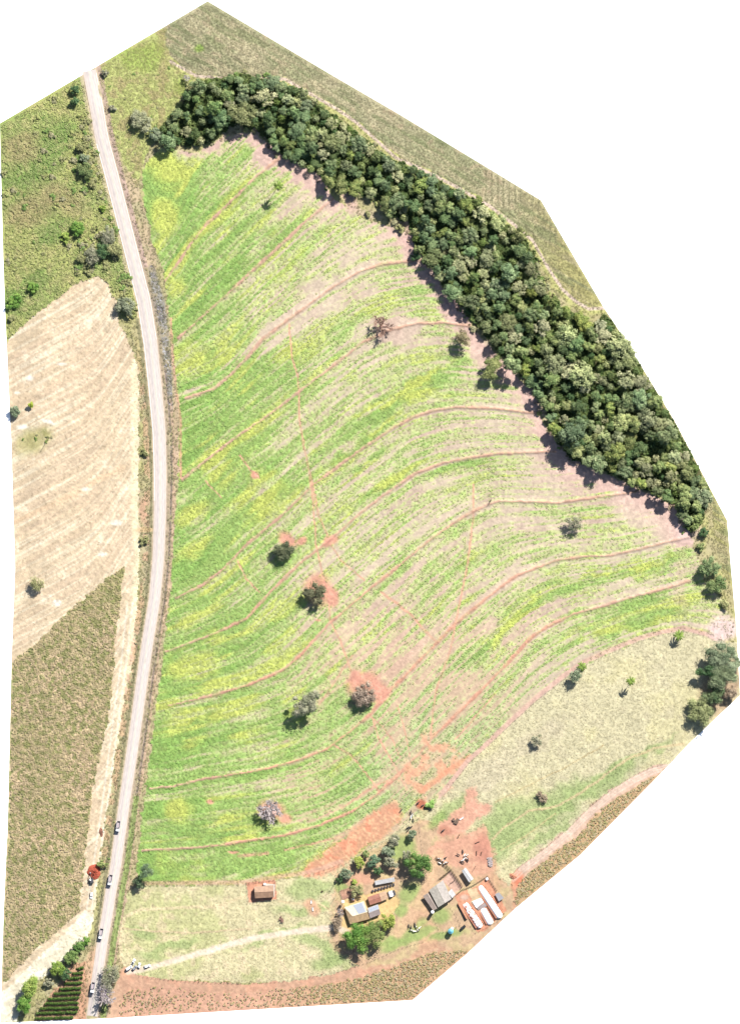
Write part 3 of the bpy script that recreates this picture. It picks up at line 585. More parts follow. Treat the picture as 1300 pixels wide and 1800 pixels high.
def crown_mesh(name, seed, R, hb, ht, nl, nleaf, ls, c0, c1, core=0.8, mat=None, lobe=(0.2, 0.36), spread=0.82, sparse=0.0):
    """lobed crown: clumps of small leaf faces over dense inner clumps; hb..ht is its height range above the ground"""
    r = np.random.default_rng(seed); c0 = np.array(c0, float); c1 = np.array(c1, float)
    zc = (hb + ht) / 2; hz = (ht - hb) / 2
    V = []; F = []; T = []; off = 0
    L = []
    for i in range(nl):
        for _ in range(30):
            d = r.normal(size=3); d /= np.linalg.norm(d)
            if d[2] > -0.5: break
        q = spread * (r.random() ** 0.45)
        rr = R * r.uniform(*lobe)
        p = np.array([d[0] * q * R, d[1] * q * R, zc + d[2] * max(hz - rr * 0.8, 0.3 * hz)])
        L.append((p, rr, r.random(), d))
    iv, ifc = ico()
    for (p, rr, t, d) in L:
        cl = lin(c0 * (1 - t) + c1 * t) * REF * (LEAFK if mat is None else 1.8)
        if core > 0:
            k = iv * (rr * core) * np.array([1, 1, 0.85]) * (1 + 0.22 * r.normal(size=(len(iv), 1))) + p
            tri = ifc; V.append(k); T.append(np.tile(cl * r.uniform(0.85, 1.05), (len(iv), 1)))
            F.append(np.concatenate([tri, tri[:, 2:3]], 1) + off); off += len(iv)
        n = max(6, int(nleaf / nl * (rr / (R * 0.38)) ** 2 * (1 - sparse * r.random())))
        dd = r.normal(size=(n, 3)); dd /= np.linalg.norm(dd, axis=1)[:, None]; dd[:, 2] = np.where(dd[:, 2] < -0.35, -dd[:, 2], dd[:, 2])
        pos = p + dd * rr * (0.72 + 0.42 * r.random((n, 1))) * np.array([1, 1, 0.88])
        nn = dd + r.normal(size=(n, 3)) * 0.55; nn[:, 2] += 0.35; nn /= np.linalg.norm(nn, axis=1)[:, None]
        u = np.cross(nn, r.normal(size=(n, 3))); u /= np.linalg.norm(u, axis=1)[:, None]; w = np.cross(nn, u)
        a = ls * r.uniform(0.6, 1.25, (n, 1)); b = a * r.uniform(0.5, 0.9, (n, 1))
        q4 = np.stack([pos - u * a, pos - w * b + nn * 0.1 * a, pos + u * a, pos + w * b + nn * 0.1 * a], 1)
        V.append(q4.reshape(-1, 3)); F.append(np.arange(n * 4).reshape(n, 4) + off); off += n * 4
        T.append(np.repeat(cl * r.uniform(0.75, 1.25, (n, 1)), 4, axis=0))
    Fa = np.concatenate(F); me = bpy.data.meshes.new(name)
    Va = np.concatenate(V); Ta = np.concatenate(T)
    tri = Fa[:, 2] == Fa[:, 3]
    # triangles of the inner clumps and quads of the leaves
    me.vertices.add(len(Va)); me.vertices.foreach_set("co", Va.astype(np.float32).ravel())
    lens = np.where(tri, 3, 4); st_ = np.concatenate([[0], np.cumsum(lens)[:-1]]).astype(np.int32)
    flat = Fa.ravel()[np.stack([np.ones(len(Fa), bool)] * 3 + [~tri], 1).ravel()].astype(np.int32)
    me.loops.add(len(flat)); me.loops.foreach_set("vertex_index", flat)
    me.polygons.add(len(Fa)); me.polygons.foreach_set("loop_start", st_)
    at = me.attributes.new("tint", 'FLOAT_COLOR', 'POINT'); t4 = np.ones((len(Va), 4), np.float32); t4[:, :3] = Ta; at.data.foreach_set("color", t4.ravel())
    me.update(calc_edges=True); me.validate(); me.materials.append(mat or M_leaf)
    return me, L
def trunk_mesh(name, L, hb, R, mat, seed=0, r0=None):
    r = random.Random(seed); m = MB(); r0 = r0 or max(0.14, R * 0.06)
    top = (r.uniform(-.3, .3), r.uniform(-.3, .3), hb + 0.6)
    m.tube((0, 0, -0.4), (top[0] * .5, top[1] * .5, hb * 0.5), r0 * 1.35, r0, 7); m.tube((top[0] * .5, top[1] * .5, hb * 0.5), top, r0, r0 * .75, 7)
    for (p, rr, t, d) in L[:9]:
        q = Vector(top).lerp(Vector(p), 0.55) + Vector((r.uniform(-.3, .3), r.uniform(-.3, .3), 0.2))
        m.tube(top, q, r0 * .55, r0 * .35, 5); m.tube(q, p, r0 * .35, r0 * .12, 5)
    return m.mesh(name, mat)
def bare_tree_meshes(seed, R, H, mat, twigs=5):
    """limbs and twigs of a leafless tree"""
    r = random.Random(seed); m = MB(); tips = []
    def grow(p, d, L, rad, lev):
        q = p + d * L; m.tube(p, q, rad, rad * 0.62, 5 if lev < 2 else 3, caps=False)
        if lev >= 4: tips.append(q); return
        for k in range(r.randint(3, twigs)):
            a = Vector((r.gauss(0, 1), r.gauss(0, 1), r.gauss(0.25, 0.6))).normalized()
            grow(p.lerp(q, r.uniform(0.55, 1)), (d * 0.75 + a * 0.75).normalized(), L * r.uniform(0.52, 0.72), max(rad * 0.6, 0.06), lev + 1)
    grow(Vector((0, 0, -0.3)), Vector((0, 0, 1)), H * 0.32, R * 0.05, 0)
    me = m.mesh("branches", mat)
    return me, tips
def scale_to(me, R, H):
    n = len(me.vertices); co = np.zeros(n * 3, np.float32); me.vertices.foreach_get("co", co); co = co.reshape(-1, 3)
    rr = np.percentile(np.hypot(co[:, 0], co[:, 1]), 98); co[:, :2] *= R / rr; co[:, 2] *= H / co[:, 2].max()
    me.vertices.foreach_set("co", co.ravel()); me.update()

GREEN = ((92, 118, 66), (136, 152, 92))
def single_tree(px, py, rpx, H, c0, c1, label, seed, name="tree", cat="tree", nl=14, dens=1.0, ls=0.36, core=0.66, hb=None, sparse=0.0, group=None, spread=0.82, bark=None):
    R = rpx * S; x, y = W(px, py); hb = H * 0.3 if hb is None else hb
    t = empty(name, (x, y, gz(px, py) - 0.05), random.uniform(0, 6.28), label, cat, group)
    me, L = crown_mesh("crown", seed, R, hb, H, nl, int(dens * 3000 * max(0.35, (R / 6.0)) ** 1.4), ls, c0, c1, core, M_leaf1, sparse=sparse, spread=spread)
    link("trunk", trunk_mesh("trunk", L, hb, R, bark or M_bark, seed), t); link("crown", me, t)
    q_ = random.uniform(.86, 1.14); t.scale = (q_, 1 / q_, 1)
    return t
def bare_tree(px, py, rpx, H, label, seed, c0=(190, 176, 168), c1=(206, 192, 186), leaves=900, mat=None, group=None):
    R = rpx * S * 1.1; x, y = W(px, py)
    t = empty("bare_tree", (x, y, gz(px, py) - 0.05), random.uniform(0, 6.28), label, "tree", group)
    me, tips = bare_tree_meshes(seed, R, H, mat or M_pale_bark, 5); scale_to(me, R, H); link("branches", me, t)
    if leaves:
        cm, L = crown_mesh("crown", seed + 1, R * 0.95, H * 0.3, H, 30, leaves * 2, 0.24, c0, c1, 0.0, M_leaf1, spread=0.75, sparse=0.6); link("crown", cm, t)
    return t
def palm(px, py, rpx, H, label, seed, group="palm trees"):
    r = random.Random(seed); R = rpx * S; x, y = W(px, py)
    t = empty("palm_tree", (x, y, gz(px, py) - 0.05), r.uniform(0, 6), label, "palm tree", group)
    m = MB(); n = 6
    for i in range(n): m.tube((0.05 * math.sin(i), 0, H * i / n - 0.2), (0.05 * math.sin(i + 1), 0, H * (i + 1) / n - 0.15), 0.2 - 0.012 * i, 0.19 - 0.012 * i, 8)
    m.build("trunk", M_bark, t)
    V = []; F = []; T = []
    for k in range(17):
        a = 2 * math.pi * k / 17 + r.uniform(-.15, .15); up = r.uniform(0.1, 0.8); L = R * r.uniform(0.85, 1.1)
        c = lin(np.array((150, 178, 84)) * r.uniform(0.8, 1.1)) * REF; prev = None
        for j in range(8):
            u = j / 7; rad = L * u * (1 - 0.12 * u); z = H + up * L * (u - 1.15 * u * u) * 1.1 - 0.25 * L * u * u
            wd = 0.10 + 0.5 * math.sin(math.pi * min(1, u * 0.93 + 0.04)) * R * 0.16
            cx, cy = math.cos(a) * rad, math.sin(a) * rad; nx, ny = -math.sin(a), math.cos(a)
            o = len(V); V += [(cx + nx * wd, cy + ny * wd, z - wd * 0.5), (cx, cy, z), (cx - nx * wd, cy - ny * wd, z - wd * 0.5)]; T += [c] * 3
            if prev is not None: F += [(prev, o, o + 1, prev + 1), (prev + 1, o + 1, o + 2, prev + 2)]
            prev = o
    link("fronds", fast_mesh("fronds", np.array(V), np.array(F), np.array(T), M_leaf1), t)
    return t
def copy_tree(src, loc, rz, sc, label=None):
    c = src.copy(); COL.objects.link(c); c.location = loc; c.rotation_euler = (0, 0, rz); c.scale = sc
    if label: c["label"] = label
    for ch in src.children:
        k = ch.copy(); COL.objects.link(k); k.parent = c
    return c

# blades and plants scattered as one mesh
def scatter(name, P, yaw, size, tint, tmpl, mat):
    TV, TF = tmpl; n = len(P); k = len(TV)
    c, s_ = np.cos(yaw)[:, None], np.sin(yaw)[:, None]
    X = TV[None, :, 0] * size[:, None]; Y = TV[None, :, 1] * size[:, None]; Z = TV[None, :, 2] * size[:, None]
    V = np.stack([X * c - Y * s_ + P[:, None, 0], X * s_ + Y * c + P[:, None, 1], Z + P[:, None, 2]], -1).reshape(-1, 3)
    F = (TF[None] + (np.arange(n) * k)[:, None, None]).reshape(-1, TF.shape[1])
    return link(name, fast_mesh(name, V, F, np.repeat(tint, k, 0), mat))
def tuft(nb, w, h, lean, seed):
    r = np.random.default_rng(seed); V = []; F = []
    for i in range(nb):
        a = 2 * math.pi * i / nb + r.uniform(-.3, .3); d = np.array((math.cos(a), math.sin(a))); nrm = np.array((-d[1], d[0])); o = len(V)
        ln = lean * r.uniform(0.7, 1.2); hh = h * r.uniform(0.7, 1.1)
        b0 = d * 0.03; m_ = d * ln * 0.5; e = d * ln
        V += [(*(b0 - nrm * w * .5), -0.05), (*(b0 + nrm * w * .5), -0.05), (*(m_ + nrm * w), hh), (*(m_ - nrm * w), hh), (*(e + nrm * w * .35), hh * .62), (*(e - nrm * w * .35), hh * .62)]
        F += [(o, o + 1, o + 2, o + 3), (o + 3, o + 2, o + 4, o + 5)]
    return np.array(V), np.array(F)
def spots(mask, per_m2):
    """random points with a density map (0..1) times per_m2"""
    w = np.clip(np.asarray(mask, float) * inside * (dout > 4) * (dRoad > hw + 3), 0, 1)
    n = np.random.default_rng(int(per_m2 * 1000) + int(w.sum())).poisson(w * per_m2 * (Q * S) ** 2)
    j, i = np.nonzero(n); rep = np.repeat(np.arange(len(j)), n[j, i])
    px = gx[i[rep]] + (RNG.random(len(rep)) - .5) * Q; py = gy[j[rep]] + (RNG.random(len(rep)) - .5) * Q
    return px, py
def plants(name, mask, per_m2, tmpl, size, label, cat, mix=None, amt=0.0, var=0.2, boost=1.0, mat=None):
    px, py = spots(mask, per_m2); n = len(px)
    P = np.stack([(px - 650) * S, (900 - py) * S, samp(Hm, px, py)], 1)
    t = near(LIN, px, py) * boost
    if mix is not None:
        pal = lin(np.array(mix)) * REF; t = t * (1 - amt) + pal[RNG.integers(0, len(pal), n)] * amt
    t = t * (1 + (RNG.random((n, 1)) - .5) * 2 * var)
    o = scatter(name, P, RNG.random(n) * 6.28, RNG.uniform(size[0], size[1], n), t, tmpl, mat or M_grass)
    tag(o, label, cat, kind="stuff"); return o

drive = 1 - sstep(4, 7, dline([(225,1708),(262,1701),(350,1676),(440,1650),(520,1637),(590,1630),(612,1640)], 40))
plants("green_cover_crop", mField * (0.12 + 0.88 * G) * (dT > 1.5) * (G > 0.2) * (1 - bare), 0.8, tuft(4, 0.25, 0.42, 0.62, 1), (0.6, 1.3), "low green and yellow cover crop in contour bands across the big field", "crop", [(166,196,118),(196,212,130),(214,220,128)], 0.2, 0.14, 1.4)
plants("maize_crop", mMaize, 2.1, tuft(5, 0.15, 0.95, 0.6, 2), (0.5, 1.05), "tall ripening maize filling the field west of the road", "maize", [(252,238,196),(244,226,178),(212,204,144)], 0.5, 0.14, 2.25)
plants("maize_crop", (mSM * (0.25 + 0.75 * sstep(420, 650, PX))) + mRM, 1.0, tuft(5, 0.18, 0.7, 0.7, 3), (0.7, 1.3), "sparse maize rows on red soil along the southern edge", "maize", [(255,236,186),(236,222,160),(196,206,132),(255,242,200)], 0.85, 0.22, 1.6)
plants("bean_crop", mNE, 1.5, tuft(4, 0.22, 0.35, 0.45, 4), (0.6, 1.2), "grey green crop beyond the forest strip", "crop", [(166,168,128),(200,192,150),(216,204,168)], 0.2, 0.2, 1.3)
plants("scrub_grass", mScrub * (0.5 + N1) , 1.1, tuft(5, 0.22, 0.65, 0.65, 5), (0.6, 1.6), "tall mixed scrub grass between the west edge and the road", "grass", [(206,206,144),(228,218,166),(172,182,120)], 0.45, 0.25, 1.7)
plants("meadow_grass", mMead, 1.1, tuft(5, 0.2, 0.36, 0.6, 6), (0.6, 1.3), "yellow green meadow grass beside the top of the road", "grass", [(210,210,136),(190,198,120),(222,208,160)], 0.4, 0.22, 1.3)
plants("pasture_grass", (mLP | mRP) * (1 - bare) * (1 - drive) * (dline(RFENCE, 20) > 1), 0.75, tuft(4, 0.16, 0.2, 0.42, 7), (0.6, 1.3), "short dry grass of the two pale pastures", "grass", None, 0, 0.18, 1.3)
verge = (zone == 0) & (dRoad > hw + 2) & ~inpoly(SRB, PX, PY) & ~inpoly(SEB, PX, PY)
plants("verge_grass", verge, 0.45, tuft(4, 0.2, 0.45, 0.55, 8), (0.6, 1.5), "dry tufts of grass along the road verges", "grass", [(180,178,122),(212,198,152),(160,168,108)], 0.4, 0.25, 1.2)
plants("stubble_straw", mStub * (~mMaize), 0.16, tuft(3, 0.1, 0.12, 0.55, 9), (0.7, 1.5), "pale cut straw lying over the harvested field", "straw", [(250,238,206),(190,170,130)], 0.6, 0.15)
plants("forest_undergrowth", mForest, 0.5, tuft(6, 0.5, 1.1, 1.1, 10), (1.0, 2.2), "leafy undergrowth on the forest floor", "undergrowth", [(92,118,64),(130,146,84),(112,128,74)], 0.95, 0.25, 1.0, M_grass)
fringe = (1 - sstep(4, 16, dfor)) * (~mForest) * mField
plants("forest_edge_grass", fringe * sstep(0.42, 0.6, N2), 0.5, tuft(5, 0.3, 0.7, 0.7, 12), (0.8, 1.7), "dry pinkish tall grass fringing the forest", "grass", [(206,184,150),(160,150,104),(222,202,172)], 0.7, 0.2)

# ------------------------------------------------------------------ the forest strip
protos = []
PAL = [((74,98,60),(116,134,84)), ((82,106,62),(132,146,90)), ((94,112,66),(144,154,98)), ((108,120,76),(158,164,112)), ((78,102,64),(120,140,94)), ((114,120,84),(164,164,122)), ((102,120,62),(154,160,88)), ((90,108,72),(136,146,104))]
for i, (c0, c1) in enumerate(PAL):
    R = 5.0; hb, H = 4.0, (9.5, 11, 12, 10, 12.5, 9, 10.5, 11.5)[i]
    me, L = crown_mesh("crown", 100 + i, R, hb, H, 26, 2400, 0.36, c0, c1, 0.68)
    protos.append((me, trunk_mesh("trunk", L, hb, R, M_bark, i)))
fp = np.asarray(FOREST, float)
cand = np.stack([RNG.uniform(270, 1260, 60000), RNG.uniform(120, 940, 60000)], 1)
ok = inpoly(FOREST, cand[:, 0], cand[:, 1]) & (samp(np.where(inside, dout, 0), cand[:, 0], cand[:, 1]) > 7)
cand = cand[ok]; pts = []; rad = []
grid = {}
for c in cand:
    r = RNG.choice([19.5, 15.5, 12.8, 10.5, 8.6, 7.0], p=[.05, .12, .2, .23, .25, .15])
    gi, gj = int(c[0] // 36), int(c[1] // 36); good = True
    for a in (-1, 0, 1):
        for b in (-1, 0, 1):
            for (q, qr) in grid.get((gi + a, gj + b), ()):
                if (q[0] - c[0]) ** 2 + (q[1] - c[1]) ** 2 < (0.8 * (r + qr)) ** 2: good = False
    if good: grid.setdefault((gi, gj), []).append((c, r)); pts.append(c); rad.append(r)
order = np.argsort(-np.asarray(rad)); print("forest trees", len(pts))
def section(px, py):
    if px < 480: return "at the forest's northern end"
    if px < 740: return "in the forest's narrow upper stretch"
    if px < 980: return "in the forest's broad middle"
    return "at the forest's south eastern end"
HUE = ["dark green", "deep green", "mid green", "pale olive", "bluish green", "greyish olive", "yellowish green", "grey green"]
fldside = dline([p for p in FOREST[26:]], 60)
for n_, k in enumerate(order[:300]):
    px, py = pts[k]; r = rad[k] * S; x, y = W(px, py); i = int(RNG.integers(0, len(protos)))
    if px > 900 and RNG.random() < 0.45: i = (3, 5, 6, 2)[int(RNG.integers(0, 4))]
    if px < 500 and RNG.random() < 0.5: i = (0, 1, 4)[int(RNG.integers(0, 3))]
    edge = float(samp(dfor, px, py)) < 20
    where = ("on the field side, " if float(samp(fldside, px, py)) < 20 else "on the outer side, ") if edge else "inside, "
    size = "very large" if rad[k] > 18 else "large" if rad[k] > 14 else ("medium" if rad[k] > 9.5 else "small")
    t = empty("forest_tree", (x, y, gz(px, py) - 0.1), float(RNG.random() * 6.28), "%s %s tree %s%s" % (size, HUE[i], where, section(px, py)), "tree", "trees %s" % section(px, py))
    sc = r * 1.24 / 5.0; t.scale = (sc * float(RNG.uniform(.9, 1.15)), sc * float(RNG.uniform(.9, 1.15)), float(RNG.uniform(0.6, 1.25)) * (0.5 + 0.5 * sc))
    link("trunk", protos[i][1], t); link("crown", protos[i][0], t)
# the small saplings that fill the remaining gaps
SV, SF, STt, so_ = [], [], [], 0
for k in order[300:]:
    px, py = pts[k]; R = rad[k] * S; r = np.random.default_rng(int(k)); n = 260; d = r.normal(size=(n, 3)); d /= np.linalg.norm(d, axis=1)[:, None]; d[:, 2] = np.abs(d[:, 2])
    pos = d * np.array((R, R, R * .9)) * r.uniform(.6, 1.1, (n, 1)) + np.array((*W(px, py), gz(px, py) + r.uniform(2.5, 5)))
    nv = d + r.normal(size=(n, 3)) * .5; nv /= np.linalg.norm(nv, axis=1)[:, None]; u = np.cross(nv, r.normal(size=(n, 3))); u /= np.linalg.norm(u, axis=1)[:, None]; w_ = np.cross(nv, u); a_ = r.uniform(.3, .55, (n, 1))
    SV.append(np.stack([pos - u * a_, pos - w_ * a_ * .7, pos + u * a_, pos + w_ * a_ * .7], 1).reshape(-1, 3)); SF.append(np.arange(n * 4).reshape(n, 4) + so_); so_ += n * 4
    STt.append(np.repeat(lin(np.array(PAL[int(k) % 8][int(k) % 2]) * r.uniform(.85, 1.1, (n, 1))) * REF * LEAFK, 4, 0))
if SV: tag(link("forest_saplings", fast_mesh("forest_saplings", np.concatenate(SV), np.concatenate(SF), np.concatenate(STt), M_leaf1)), "small saplings filling the gaps between the forest trees", "saplings", kind="stuff")
# ------------------------------------------------------------------ single trees
GRY = ((128,132,104),(172,168,144)); OLV = ((134,138,92),(176,174,124)); DRK = ((64,92,60),(104,130,84)); BRG = ((92,134,60),(136,166,82)); YEL = ((140,156,74),(186,190,104)); BRN = ((140,124,104),(178,160,138)); GG = ((112,128,98),(160,168,138))
ST = [
 (866,648,22,11,((118,130,78),(166,170,112)),"round olive tree on bare soil at the forest edge, lowest of three",dict()),
 (812,594,17,11.5,((122,116,88),(160,150,112)),"brownish green tree between the bare tree and the round olive tree",dict(dens=1.1,core=.4,sparse=.3)),
 (498,967,20,8,((84,94,70),(128,132,98)),"upper of two dark trees by the crossing of the footpaths",dict()),
 (554,1043,23,9,((80,84,66),(132,130,98)),"lower of two dark trees, ringed by bare red soil",dict()),
 (535,1235,28,14,GRY,"large greyish tree with a long detached shadow in the lower field",dict(hb=7,dens=.8,sparse=.3)),
 (642,1222,24,8,((134,118,102),(176,158,140)),"grey brown tree on the bright red bare patch",dict(dens=.8)),
 (1009,918,15,9,GRY,"sparse grey tree alone in the eastern field",dict(core=.3,dens=1.,sparse=.4)),
 (1012,1186,13,9,GG,"grey green tree beside the short palm on the pasture track",dict(core=.5,sparse=.4)),
 (943,1301,11,6,GRY,"small sparse bush tree in the upper part of the dry pasture",dict(core=.4,sparse=.5)),
 (951,1402,11,3.5,BRN,"low brownish bush near the cattle trail in the pasture",dict(core=.4,dens=.7)),
 (1268,1156,33,14,((96,112,84),(146,156,124)),"grey green tall tree, topmost of the clump at the east corner",dict(hb=6)),
 (1272,1192,26,14,((104,118,86),(150,160,122)),"pale tall tree in the middle of the clump at the east corner",dict(hb=8)),
 (1232,1250,27,9,((124,132,88),(168,172,122)),"olive tree, lowest of the clump at the east corner",dict(hb=3)),
 (1244,1180,20,12,DRK,"dark tree on the pasture side of the east corner clump",dict(hb=4)),(1254,1222,21,10,((84,104,70),(124,136,96)),"dark olive tree in the shaded heart of the east corner clump",dict(hb=3)),(1288,1168,14,10,GG,"grey green tree on the outer edge of the east corner clump",dict(hb=4)),
 (1283,1216,13,8,BRN,"brownish tree at the cut edge of the east corner clump",dict(core=.4)),
 (1246,996,20,11,((96,120,78),(140,156,108)),"green tree, upper of two below the forest's south tip",dict()),
 (1259,1028,18,9,((92,116,72),(140,154,100)),"green tree, lower of two below the forest's south tip",dict()),
 (1272,1062,9,4,OLV,"small olive shrub below the two green trees on the east edge",dict(core=.5)),
 (1236,935,9,5,DRK,"dark shrub at the very tip of the forest strip",dict()),(1230,962,8,4,((110,128,80),(150,160,104)),"small green shrub between the forest tip and the two green trees",dict()),
 (221,540,19,7,((112,122,96),(156,160,132)),"round grey green tree leaning over the west side of the road",dict()),
 (27,721,11,5,GG,"grey bush at the west edge of the stubble field",dict()),(55,711,6,4,((150,166,60),(190,200,90)),"tiny lime green tree in the stubble field",dict()),
 (66,1027,14,6,OLV,"scraggly tree alone in the stubble above the maize",dict(core=.3,sparse=.5)),
 (254,796,8,3,OLV,"upper of two shrubs on the west verge beside the stubble",dict()),(254,950,8,3,OLV,"lower of two shrubs on the west verge, below the field entrance",dict()),
 (132,158,9,6,DRK,"dark green tree at the top west edge of the road",dict()),(131,178,8,6,DRK,"second dark green tree down the top west edge of the road",dict()),
 (143,258,9,5,OLV,"olive shrub, topmost of the thicket west of the road",dict()),(148,278,9,5,GG,"grey shrub in the thicket west of the road",dict()),(150,298,16,6,((96,116,72),(142,152,100)),"largest green shrub of the thicket west of the road",dict()),
 (164,322,9,4,OLV,"lowest shrub of the upper thicket west of the road",dict()),(182,366,7,3.5,((120,150,66),(160,176,90)),"small bright green shrub near the west road edge",dict()),
 (192,415,18,7,GRY,"grey leafed tree at the top of the roadside clump",dict(core=.5)),(203,440,16,7,OLV,"olive tree of the roadside clump nearest the road",dict()),(181,440,15,7,DRK,"dark tree in the middle of the roadside clump",dict()),
 (162,449,16,6,GRY,"grey tree at the lower left of the roadside clump",dict(core=.5)),(144,452,11,5,OLV,"olive shrub at the far left of the roadside clump",dict()),
 (137,402,14,5,BRG,"bright green bush west of the roadside clump",dict()),(116,418,11,4,((130,158,72),(170,184,100)),"lighter green bush left of the bright green bush in the scrub",dict()),
 (24,530,15,4,BRG,"bright green bush at the west edge above the stubble",dict()),(58,506,12,4,BRG,"bright green bush in the scrub above the stubble border",dict()),(20,560,8,3,OLV,"small olive bush at the west edge below the bright green bush",dict()),
 (185,128,7,4,GRY,"small grey shrub by the top end of the road",dict()),(199,190,7,3,GRY,"small grey shrub on the red bank east of the road top",dict()),
 (248,214,20,7,((150,154,118),(184,184,150)),"big grey olive shrub in the meadow left of the forest",dict()),(274,236,13,6,GG,"pale grey shrub joining the meadow and the forest corner",dict()),
 (702,402,8,4,OLV,"isolated shrub in dry grass at the forest edge",dict()),(646,377,6,3,OLV,"little shrub in the dry grass pocket of the forest edge",dict()),(730,450,10,6,DRK,"dark round shrub on the forest's field side",dict()),
 (257,1534,14,11,((84,110,80),(126,142,110)),"tall thin tree at the west corner of the lower field",dict(core=.4,hb=6,sparse=.4)),(243,1553,10,7,((90,110,80),(130,142,108)),"slight tree beside the tall thin tree by the road fence",dict(core=.3,sparse=.5)),
 (181,1519,9,4,((130,146,84),(168,176,116)),"green shrub between the red mound and the road",dict()),
 (150,1655,9,5,BRG,"bright green tree, nearest the road in the row above the coffee rows",dict()),(138,1664,11,6,((84,120,62),(128,156,86)),"green tree, second from the road in the row above the coffee rows",dict()),
 (127,1682,14,6,((104,132,72),(148,166,100)),"wide green tree above the shortest coffee row",dict()),(101,1703,14,7,((110,140,62),(160,178,90)),"yellowish green tree at the left end of the coffee rows",dict()),(115,1712,11,6,DRK,"dark tree wedged between the yellowish tree and the coffee rows",dict()),
 (86,1727,9,4,GRY,"grey shrub between the big lime tree and the coffee rows",dict(core=.4)),(54,1735,21,9,((134,160,76),(176,188,104)),"big lime green tree beside the straw track",dict()),(44,1766,18,8,((100,144,62),(146,172,88)),"bright green tree at the bottom left corner",dict()),
 (194,1718,22,8,GRY,"sparse grey tree overhanging the road at the gate",dict(core=.35,sparse=.5)),
 (734,1519,25,12,((74,108,56),(118,148,78)),"big dark green tree at the yard with a broad shadow",dict(hb=4)),(716,1505,11,8,GRY,"grey crowned tree tucked behind the big dark yard tree",dict(core=.5)),
 (692,1479,12,7,GRY,"grey tree in the grassy plot north of the yard, upper",dict()),(681,1499,12,7,GG,"grey green tree in the grassy plot north of the yard, middle",dict()),(687,1516,12,7,GRY,"grey tree in the grassy plot north of the yard, lower",dict()),
 (724,1467,9,6,GG,"small grey green tree at the corner of the grassy plot",dict()),(655,1514,12,7,((92,120,92),(136,158,124)),"bluish green round tree behind the house garden",dict()),
 (630,1516,11,6,YEL,"yellow green tree beside the bluish green round tree",dict()),(664,1530,9,5,DRK,"dark small tree between the bluish tree and the calf pens",dict()),(643,1502,7,4,((120,140,84),(156,170,110)),"small tree on the red bank behind the garden",dict()),
 (608,1535,11,5,GG,"grey green tree at the garden's upper corner",dict()),(596,1545,7,4,DRK,"dark shrub at the garden's west fence",dict()),(627,1565,13,5,OLV,"loose olive tree in the garden above the house",dict(core=.4,sparse=.4)),(623,1551,6,4,((150,170,80),(180,190,100)),"small lime tree in the garden",dict()),
 (627,1648,28,11,BRG,"huge bright green tree below the farmhouse, left one",dict(hb=3.5)),(658,1641,26,10,((104,126,66),(146,156,96)),"olive green big tree below the farmhouse, middle one",dict(hb=3.5)),(679,1619,17,8,YEL,"yellow green round tree at the farmhouse's south east corner",dict()),
 (590,1626,13,5,BRN,"brownish thin tree where the dirt drive meets the house",dict(core=.3,sparse=.5)),
 (756,1415,10,3,((140,180,92),(170,200,120)),"low round bright green bush by the field gate",dict(hb=.3)),
]
for i, (px, py, r, H, (c0, c1), lab, kw) in enumerate(ST):
    small = H <= 4.5
    single_tree(px, py, r * 1.04, H, c0, c1, lab, 300 + i, name="shrub" if small else "tree", cat="shrub" if small else "tree", hb=kw.pop("hb", 0.4 if small else None), nl=14 if small else 26, **kw)
M_red_bark = mat_plain("reddish_bare_bark", C(176, 140, 124), 0.95, var=0.2, scale=2.0)
bare_tree(669, 574, 20, 10, "reddish bare tree on the terrace bank near the forest", 41, (150,120,106), (176,144,128), 1100, M_red_bark)
bare_tree(476, 1424, 22, 9, "pale silvery leafless tree in the lower field", 42, (206,188,186), (222,208,206), 900)
bare_tree(184, 1748, 19, 8, "lilac grey leafless tree hanging over the bottom of the road", 43, (190,174,176), (208,196,198), 900)
bare_tree(598, 1606, 8, 5, "small leafless shrub at the west wall of the house", 44, (176,160,150), (196,184,174), 200)
bare_tree(329, 138, 7, 6, "small pale bare tree by the corner of the grey green crop", 45, (200,196,190), (214,208,204), 150)
bare_tree(562 - 70, 1616, 7, 1.6, "fallen dry branch heap in the lower pasture", 46, (190,170,150), (200,180,160), 0, M_red_bark)
# dead snag
t = empty("dead_snag", (*W(861.5, 880), gz(861, 880)), 0.3, "dark dead snag on the terrace line", "dead tree")
m = MB(); m.tube((0, 0, -.3), (0.3, 0.2, 3.2), 0.42, 0.26, 8); m.tube((0.3, 0.2, 3.0), (1.6, 1.4, 4.6), 0.22, 0.08, 6); m.build("trunk", M_bark, t)
m = MB(); m.tube((0.2, 0.1, 2.2), (-1.4, -1.6, 3.4), 0.2, 0.06, 6); m.tube((0.25, 0.15, 2.8), (1.2, -1.0, 4.2), 0.14, 0.05, 6); m.tube((0.3, 0.2, 3.1), (-0.4, 1.8, 4.6), 0.14, 0.04, 6); m.build("branch", M_bark, t)
palm(489, 327, 11, 15.5, "tall palm with a very long thin shadow in the upper field", 1)
palm(1108, 1197, 10, 10, "palm standing alone in the middle of the dry pasture", 2)
palm(1192, 1117, 12, 6.6, "short palm on the fence at the pasture's top right", 3)
palm(1022, 1172, 11, 7.5, "palm beside the grey green tree at the pasture track", 4)
